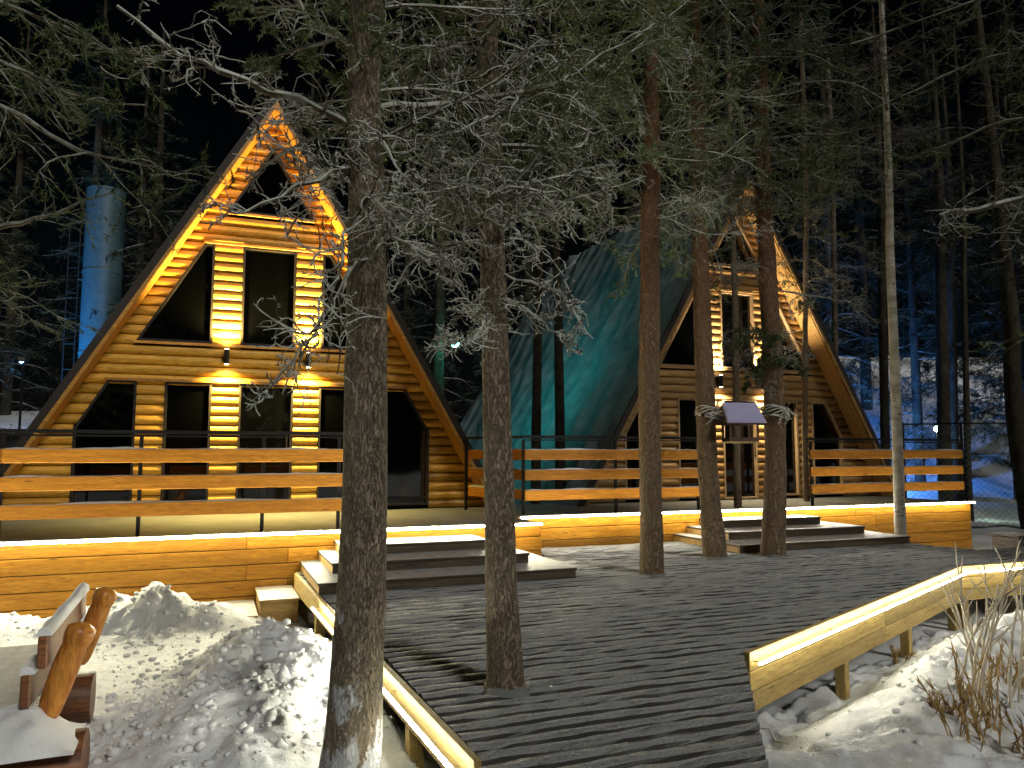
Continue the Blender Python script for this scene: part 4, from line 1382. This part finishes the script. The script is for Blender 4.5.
sp = at(10, 420, 30)
sh = empty('shed', (sp.x - 3.5, 30, -0.5))
tag(sh, 'low dark shed with a snow covered roof behind the warm cabin', 'shed')
MB().box(-3.2, 5.2, 0, 4, 0, 2.55).build('wall', M['roof'], sh)
rf = MB().add([(-3.5, -0.3, 2.56), (5.5, -0.3, 2.56), (5.5, 4.3, 3.4), (-3.5, 4.3, 3.4), (-3.5, -0.3, 2.68), (5.5, -0.3, 2.68), (5.5, 4.3, 3.52), (-3.5, 4.3, 3.52)],
              [(0, 3, 2, 1), (4, 5, 6, 7), (0, 1, 5, 4), (1, 2, 6, 5), (2, 3, 7, 6), (3, 0, 4, 7)]).build('roof', M['roof'], sh)
MB().add([(-3.5, -0.3, 2.685), (5.5, -0.3, 2.685), (5.5, 4.3, 3.525), (-3.5, 4.3, 3.525), (-3.45, -0.25, 2.88), (5.45, -0.25, 2.88), (5.45, 4.25, 3.70), (-3.45, 4.25, 3.70)],
         [(4, 5, 6, 7), (0, 1, 5, 4), (1, 2, 6, 5), (2, 3, 7, 6), (3, 0, 4, 7)]).build('roof_snow', M['snow'], rf)
MB().box(1.0, 2.0, -0.02, -0.005, 0.9, 1.9).build('window', M['glass'], sh)
flood('blue_floodlight', (sp.x + 2.6, 26.5, 4.6), (sp.x, 31.0, 2.4), M['lens_blue'], (0.05, 0.3, 1.0), 70, R(110), 'blue floodlight on a post facing the low shed', post=-0.6)

# ------------------------------------------------------------------ chain-link fence
fa, fb = Vector((at(905, 480, 19.0).x, 19.0, 0)), Vector((at(1090, 480, 17.6).x, 17.6, 0))
fd = fb - fa
fl = fd.length
fn_ = empty('chain_link_fence', (fa.x, fa.y, -0.45), math.atan2(fd.y, fd.x))
tag(fn_, 'green chain-link fence closing off the blue lit slope', 'fence')
fh = 2.5
for i in range(4):
    MB().tube([(fl * i / 3, 0, -0.2), (fl * i / 3, 0, fh + 0.05)], 0.032, 8).build('post', M['metal'], fn_)
MB().tube([(0, 0, fh), (fl, 0, fh)], 0.02, 6).build('top_rail', M['metal'], fn_)
tw = Twigs()
st = 0.14
A, B = [], []
for sgn in (-1, 1):
    k = np.arange(-fh, fl + fh, st)
    for x in k:
        p = [(x, 0.0), (x + sgn * fh, fh)]
        (x0, z0), (x1, z1) = p
        # clip to the panel
        lo_t, hi_t = 0.0, 1.0
        dxx = x1 - x0
        for lim_, s_ in ((0.0, 1), (fl, -1)):
            a_ = s_ * (x0 - lim_); d_ = s_ * dxx
            if d_ > 0: lo_t = max(lo_t, -a_ / d_)
            elif d_ < 0: hi_t = min(hi_t, -a_ / d_)
        if hi_t - lo_t > 0.02:
            A.append((x0 + dxx * lo_t, 0.002 * sgn, fh * lo_t)); B.append((x0 + dxx * hi_t, 0.002 * sgn, fh * hi_t))
P = np.stack([np.array(A), np.array(B)], 1)
tw.lines(P, np.full(P.shape[:2], 0.0045), 3)
M['wire'] = m_twig('frosted_green_wire', (0.05, 0.14, 0.09), (0.35, 0.42, 0.42), 0.7)
v, f = tw.wood()
link('wire_mesh', fast_mesh('wire_mesh', v, f), M['wire'], fn_)['kind'] = 'stuff'

# ------------------------------------------------------------------ timber box at the end of the boardwalk
bp = onz(1022, 553, -0.1)
bx = empty('timber_box', (bp.x + 0.62, bp.y + 1.1, -0.5), ANG)
tag(bx, 'grey timber box standing in the snow beyond the boardwalk', 'box')
MB().box(-0.22, 0.22, -0.22, 0.22, 0, 0.52, 0.01).build('body', M['bench_seat'], bx)
MB().box(-0.25, 0.25, -0.25, 0.25, 0.521, 0.56, 0.008).build('lid', M['bench_seat'], bx)

# ------------------------------------------------------------------ log bench
bo = Vector((-2.36, 3.95, -0.32))
be = Vector((-0.376, 0.926, 0))                          # along the bench
brz = math.atan2(be.y, be.x) - R(90)                     # local +Y runs along the bench, local +X to its back
bench = empty('log_bench', bo, brz)
tag(bench, 'rustic log bench with a leaning orange backrest, half buried in snow', 'bench')
LB = 1.10
for y, k in ((-0.02, 0), (LB + 0.04, 1)):
    # cross beam lying on the ground, carries the seat
    pts = [(-1.0 + i * 0.1, y, 0.08 + 0.03 * k) for i in range(13)]
    MB().tube(pts[:13 - k], 0.20 - 0.05 * k, 14, wob=0.06).build('cross_beam', M['bench_dark'], bench)
st_ = MB()
# seat: thick half log, flat side up
sec = [(-0.78, 0.30), (-0.72, 0.405), (-0.66, 0.42), (-0.10, 0.42), (-0.05, 0.405), (-0.03, 0.34), (-0.12, 0.285), (-0.40, 0.27), (-0.68, 0.28)]
ring = lambda y: [(x, y, z) for x, z in sec]
vs = ring(-0.10) + ring(LB + 0.28)
n = len(sec)
st_.add(vs, [(i, (i + 1) % n, (i + 1) % n + n, i + n) for i in range(n)] + [tuple(range(n))[::-1], tuple(range(n, 2 * n))])
st_.build('seat', M['bench_seat'], bench)
MB().add([(x, -0.102, z) for x, z in sec], [tuple(range(n))[::-1]]).build('seat_end', M['bench_dark'], bench)
for y, nm in ((0.0, 0), (LB, 1)):
    # post: shaped log leaning back, with a rounded bulge at its head
    pts, rad = [], []
    for i in range(22):
        t = i / 21
        pts.append((0.015 + 0.13 * t + 0.02 * t * t, y, 0.34 + 0.46 * t))
        r = 0.052 + 0.012 * math.sin(t * 3.1)
        if t > 0.74: r = 0.054 + 0.018 * math.sin((t - 0.74) / 0.26 * math.pi * 0.8)
        if t > 0.95: r *= 1 - ((t - 0.95) / 0.05) ** 2 * 0.55
        if t < 0.06: r *= 0.75 + t * 4
        rad.append(r)
    MB().tube(pts, rad, 16, wob=0.03).build('back_post', M['bench'], bench)
for z, xo in ((0.70, 0.035), (0.52, -0.030)):
    mb = MB().box(xo - 0.055, xo - 0.010, -0.12, LB + 0.14, z - 0.085, z + 0.075, 0.008)
    b_ = mb.build('back_board', M['bench_dark'], bench)
    snow = MB()
    nn = 14
    vs, fs = [], []
    for i in range(nn + 1):
        y = -0.115 + (LB + 0.25) * i / nn
        a = 0.045 + 0.02 * noise.noise(Vector((y * 5, z, 0)))
        vs += [(xo - 0.062, y, z + 0.074), (xo - 0.055, y, z + 0.074 + a * 0.7), (xo - 0.03, y, z + 0.074 + a), (xo + 0.0, y, z + 0.074 + a * 0.6), (xo + 0.005, y, z + 0.074)]
    fs = [(i * 5 + k, (i + 1) * 5 + k, (i + 1) * 5 + k + 1, i * 5 + k + 1) for i in range(nn) for k in range(4)]
    snow.add(vs, fs, True).add([vs[k] for k in range(5)], [(0, 1, 2, 3, 4)])
    snow.build('snow_cap', M['snow'], b_)
# snow heaped on the near cross beam
vs, fs = [], []
nu, nv = 44, 20
for i in range(nu + 1):
    for j in range(nv + 1):
        a, b = i / nu, j / nv
        x = -0.95 + 1.13 * a
        y = -0.30 + 0.46 * b
        e = min(1, 6 * a, 6 * (1 - a)) * math.sin(math.pi * b) ** 0.55
        z = 0.25 + e * (0.13 + 0.07 * noise.noise(Vector((x * 3.5, y * 5, 1))) + 0.03 * noise.noise(Vector((x * 11, y * 11, 4))) + 0.05 * a)
        vs.append((x, y + 0.03 * noise.noise(Vector((x * 5, 3, b))), z))
fs = [(i * (nv + 1) + j, (i + 1) * (nv + 1) + j, (i + 1) * (nv + 1) + j + 1, i * (nv + 1) + j + 1) for i in range(nu) for j in range(nv)]
MB().add(vs, fs, True).build('snow_heap', M['snow'], bench)

# ------------------------------------------------------------------ bird feeder on a pole between two pines
pa, pb = at(709, 415, 9.83), at(772, 413, 10.0)
hp = empty('hanging_pole', pa)
tag(hp, 'thin pole lashed with frosted rope between two pine trunks', 'pole')
d_ = pb - pa
MB().tube([d_ * -0.12, d_ * 0.5 + Vector((0, 0, -0.01)), d_ * 1.12], 0.018, 8).build('pole', M['bark_dark'], hp)
for c_, rr in ((at(708, 413, 9.94) - pa, 0.15), (at(774.5, 412, 10.13) - pa, 0.16)):
    tw = Twigs()
    for k in range(7):
        ph = np.linspace(0, 2 * math.pi, 20)
        wob_ = rng.normal(0, 0.012, 20)
        P = np.stack([c_.x + np.cos(ph) * (rr + wob_), c_.y + np.sin(ph) * (rr + wob_), c_.z + (k - 3) * 0.02 + 0.03 * np.sin(ph * 2 + k)], 1)[None]
        tw.lines(P, np.full((1, 20), 0.010), 4)
    P, _d = grow(np.tile(np.array([[c_.x + 0.06, c_.y - rr, c_.z]]), (14, 1)), rng.normal(size=(14, 3)) + np.array([0, -0.6, 0]), np.full(14, 0.22), 8, 0.4, -0.02)
    tw.lines(P, np.full((14, 8), 0.007), 3)
    v, f = tw.wood()
    link('rope_lashing', fast_mesh('rope_lashing', v, f, True), M['rope'], hp)
fo = (pa + pb) / 2 + Vector((-0.05, -0.12, -0.01))
fe = empty('bird_feeder', fo, R(8))
tag(fe, 'small wooden bird feeder with a bluish snow covered roof, hung between two pines', 'bird feeder')
for s in (-1, 1):
    r_ = MB().add([(-0.24, 0, 0.10), (0.24, 0, 0.10), (0.27, s * 0.20, -0.14), (-0.27, s * 0.20, -0.14),
                   (-0.24, 0, 0.12), (0.24, 0, 0.12), (0.27, s * 0.215, -0.125), (-0.27, s * 0.215, -0.125)],
                  [(0, 1, 2, 3), (4, 7, 6, 5), (0, 4, 5, 1), (1, 5, 6, 2), (2, 6, 7, 3), (3, 7, 4, 0)]).build('roof_panel', M['feeder'], fe)
    MB().add([(-0.235, s * 0.001, 0.122), (0.235, s * 0.001, 0.122), (0.262, s * 0.212, -0.118), (-0.262, s * 0.212, -0.118),
              (-0.225, s * 0.001, 0.15), (0.225, s * 0.001, 0.15), (0.25, s * 0.215, -0.095), (-0.25, s * 0.215, -0.095)],
             [(4, 7, 6, 5), (0, 4, 5, 1), (1, 5, 6, 2), (2, 6, 7, 3), (3, 7, 4, 0)]).build('roof_snow', M['feeder_snow'], r_)
MB().box(-0.20, 0.20, -0.14, 0.14, -0.37, -0.35, 0.003).build('tray', M['step_pale'], fe)
for x in (-0.18, 0.18):
    for y in (-0.12, 0.12):
        MB().box(x - 0.012, x + 0.012, y - 0.012, y + 0.012, -0.349, -0.055 if abs(y) < 0.1 else -0.075).build('corner_post', M['feeder'], fe)
for y in (-0.135, 0.135):
    MB().box(-0.168, 0.168, y - 0.008, y + 0.008, -0.349, -0.30).build('tray_lip', M['feeder'], fe)
MB().tube([(0, 0.12, 0.0), (0, 0.06, 0.14), (0, 0.0, 0.155)], 0.008, 5).build('hanger', M['rope'], fe)

# ------------------------------------------------------------------ dry plants in the snow
def plant(name, base, label, cat, fn, mat):
    t = empty(name, base)
    tag(t, label, cat)
    tw = Twigs()
    fn(tw)
    v, f = tw.wood()
    o = link('stems', fast_mesh('stems', v, f, True), M[mat], t)
    if name != 'bare_shrub': o['kind'] = 'stuff'
    lf = tw.leaf()
    if lf: link('dry_leaves', fast_mesh('dry_leaves', *lf), M['dry'], t)['kind'] = 'stuff'
    return t


def shrub_fn(tw):
    k = 6
    D = np.stack([rng.normal(0.02, 0.30, k), rng.normal(0, 0.25, k), np.ones(k)], 1)
    P, _d = grow(rng.normal(0, 0.05, (k, 3)) * np.array([1.6, 1.6, 0]), D, rng.uniform(0.6, 1.12, k), 9, 0.07, 0.02)
    tw.lines(P, np.linspace(0.011, 0.0055, 9)[None] * np.ones((k, 1)), 4)
    t = rng.uniform(0.35, 0.95, (k, 4))
    Q, T = sample_lines(P, t)
    P2, _d = grow(Q.reshape(-1, 3), (T + rng.normal(0, 0.45, T.shape) + np.array([0, 0, 0.25])).reshape(-1, 3), rng.uniform(0.15, 0.42, k * 4), 7, 0.08, 0.03)
    tw.lines(P2, np.linspace(0.006, 0.004, 7)[None] * np.ones((k * 4, 1)), 3)


def reed_fn(cnt, h, spread):
    def fn(tw):
        D = np.stack([rng.normal(0.0, 0.22, cnt), rng.normal(0, 0.2, cnt), np.ones(cnt)], 1)
        P, _d = grow(rng.normal(0, spread, (cnt, 3)) * np.array([1, 1, 0]), D, rng.uniform(h * 0.5, h, cnt), 8, 0.06, 0.0)
        tw.lines(P, np.linspace(0.005, 0.003, 8)[None] * np.ones((cnt, 1)), 3)
        t = rng.uniform(0.2, 1.0, (cnt, 26))
        Q, T = sample_lines(P, t)
        tw.needles(Q.reshape(-1, 3), (T * np.where(rng.random(T[..., :1].shape) < 0.6, 1.0, -0.7) + rng.normal(0, 0.28, T.shape)).reshape(-1, 3), 0.085, 0.010)
    return fn


def gpt(px, py):
    p = onz(px, py, -0.35)
    for _ in range(3): p = onz(px, py, ground_z(p.x, p.y))
    return Vector((p.x, p.y, ground_z(p.x, p.y) - 0.02))


plant('bare_shrub', gpt(975, 690), 'bare pale shrub with forked frosted stems beside the lit boardwalk edge', 'shrub', shrub_fn, 'twig_pale')
plant('bare_shrub', gpt(1000, 700), 'bare pale shrub rising from the brown dry reeds', 'shrub', shrub_fn, 'twig_pale')
for (px, py, c_, h, lab) in ((968, 742, 9, 0.50, 'clump of brown dry reeds at the foot of the bare shrub'), (990, 720, 8, 0.55, 'clump of brown dry reeds beside the forked shrub stems'),
                             (1016, 756, 7, 0.32, 'short stubby clump of brown dry reeds in the open snow'), (1012, 690, 10, 0.40, 'bushy clump of dry reeds behind the bare shrub')):
    plant('dry_reeds', gpt(px, py), lab, 'reeds', reed_fn(c_, h, 0.05), 'dry')
for (px, py, lab) in ((838, 684, 'small tuft of dry grass in the snow under the lit boardwalk edge'), (905, 660, 'small tuft of dry grass beside a boardwalk post'),
                      (946, 712, 'small tuft of dry grass in the snow by the reeds')):
    plant('grass_tuft', gpt(px, py), lab, 'grass', reed_fn(8, 0.16, 0.06), 'dry')
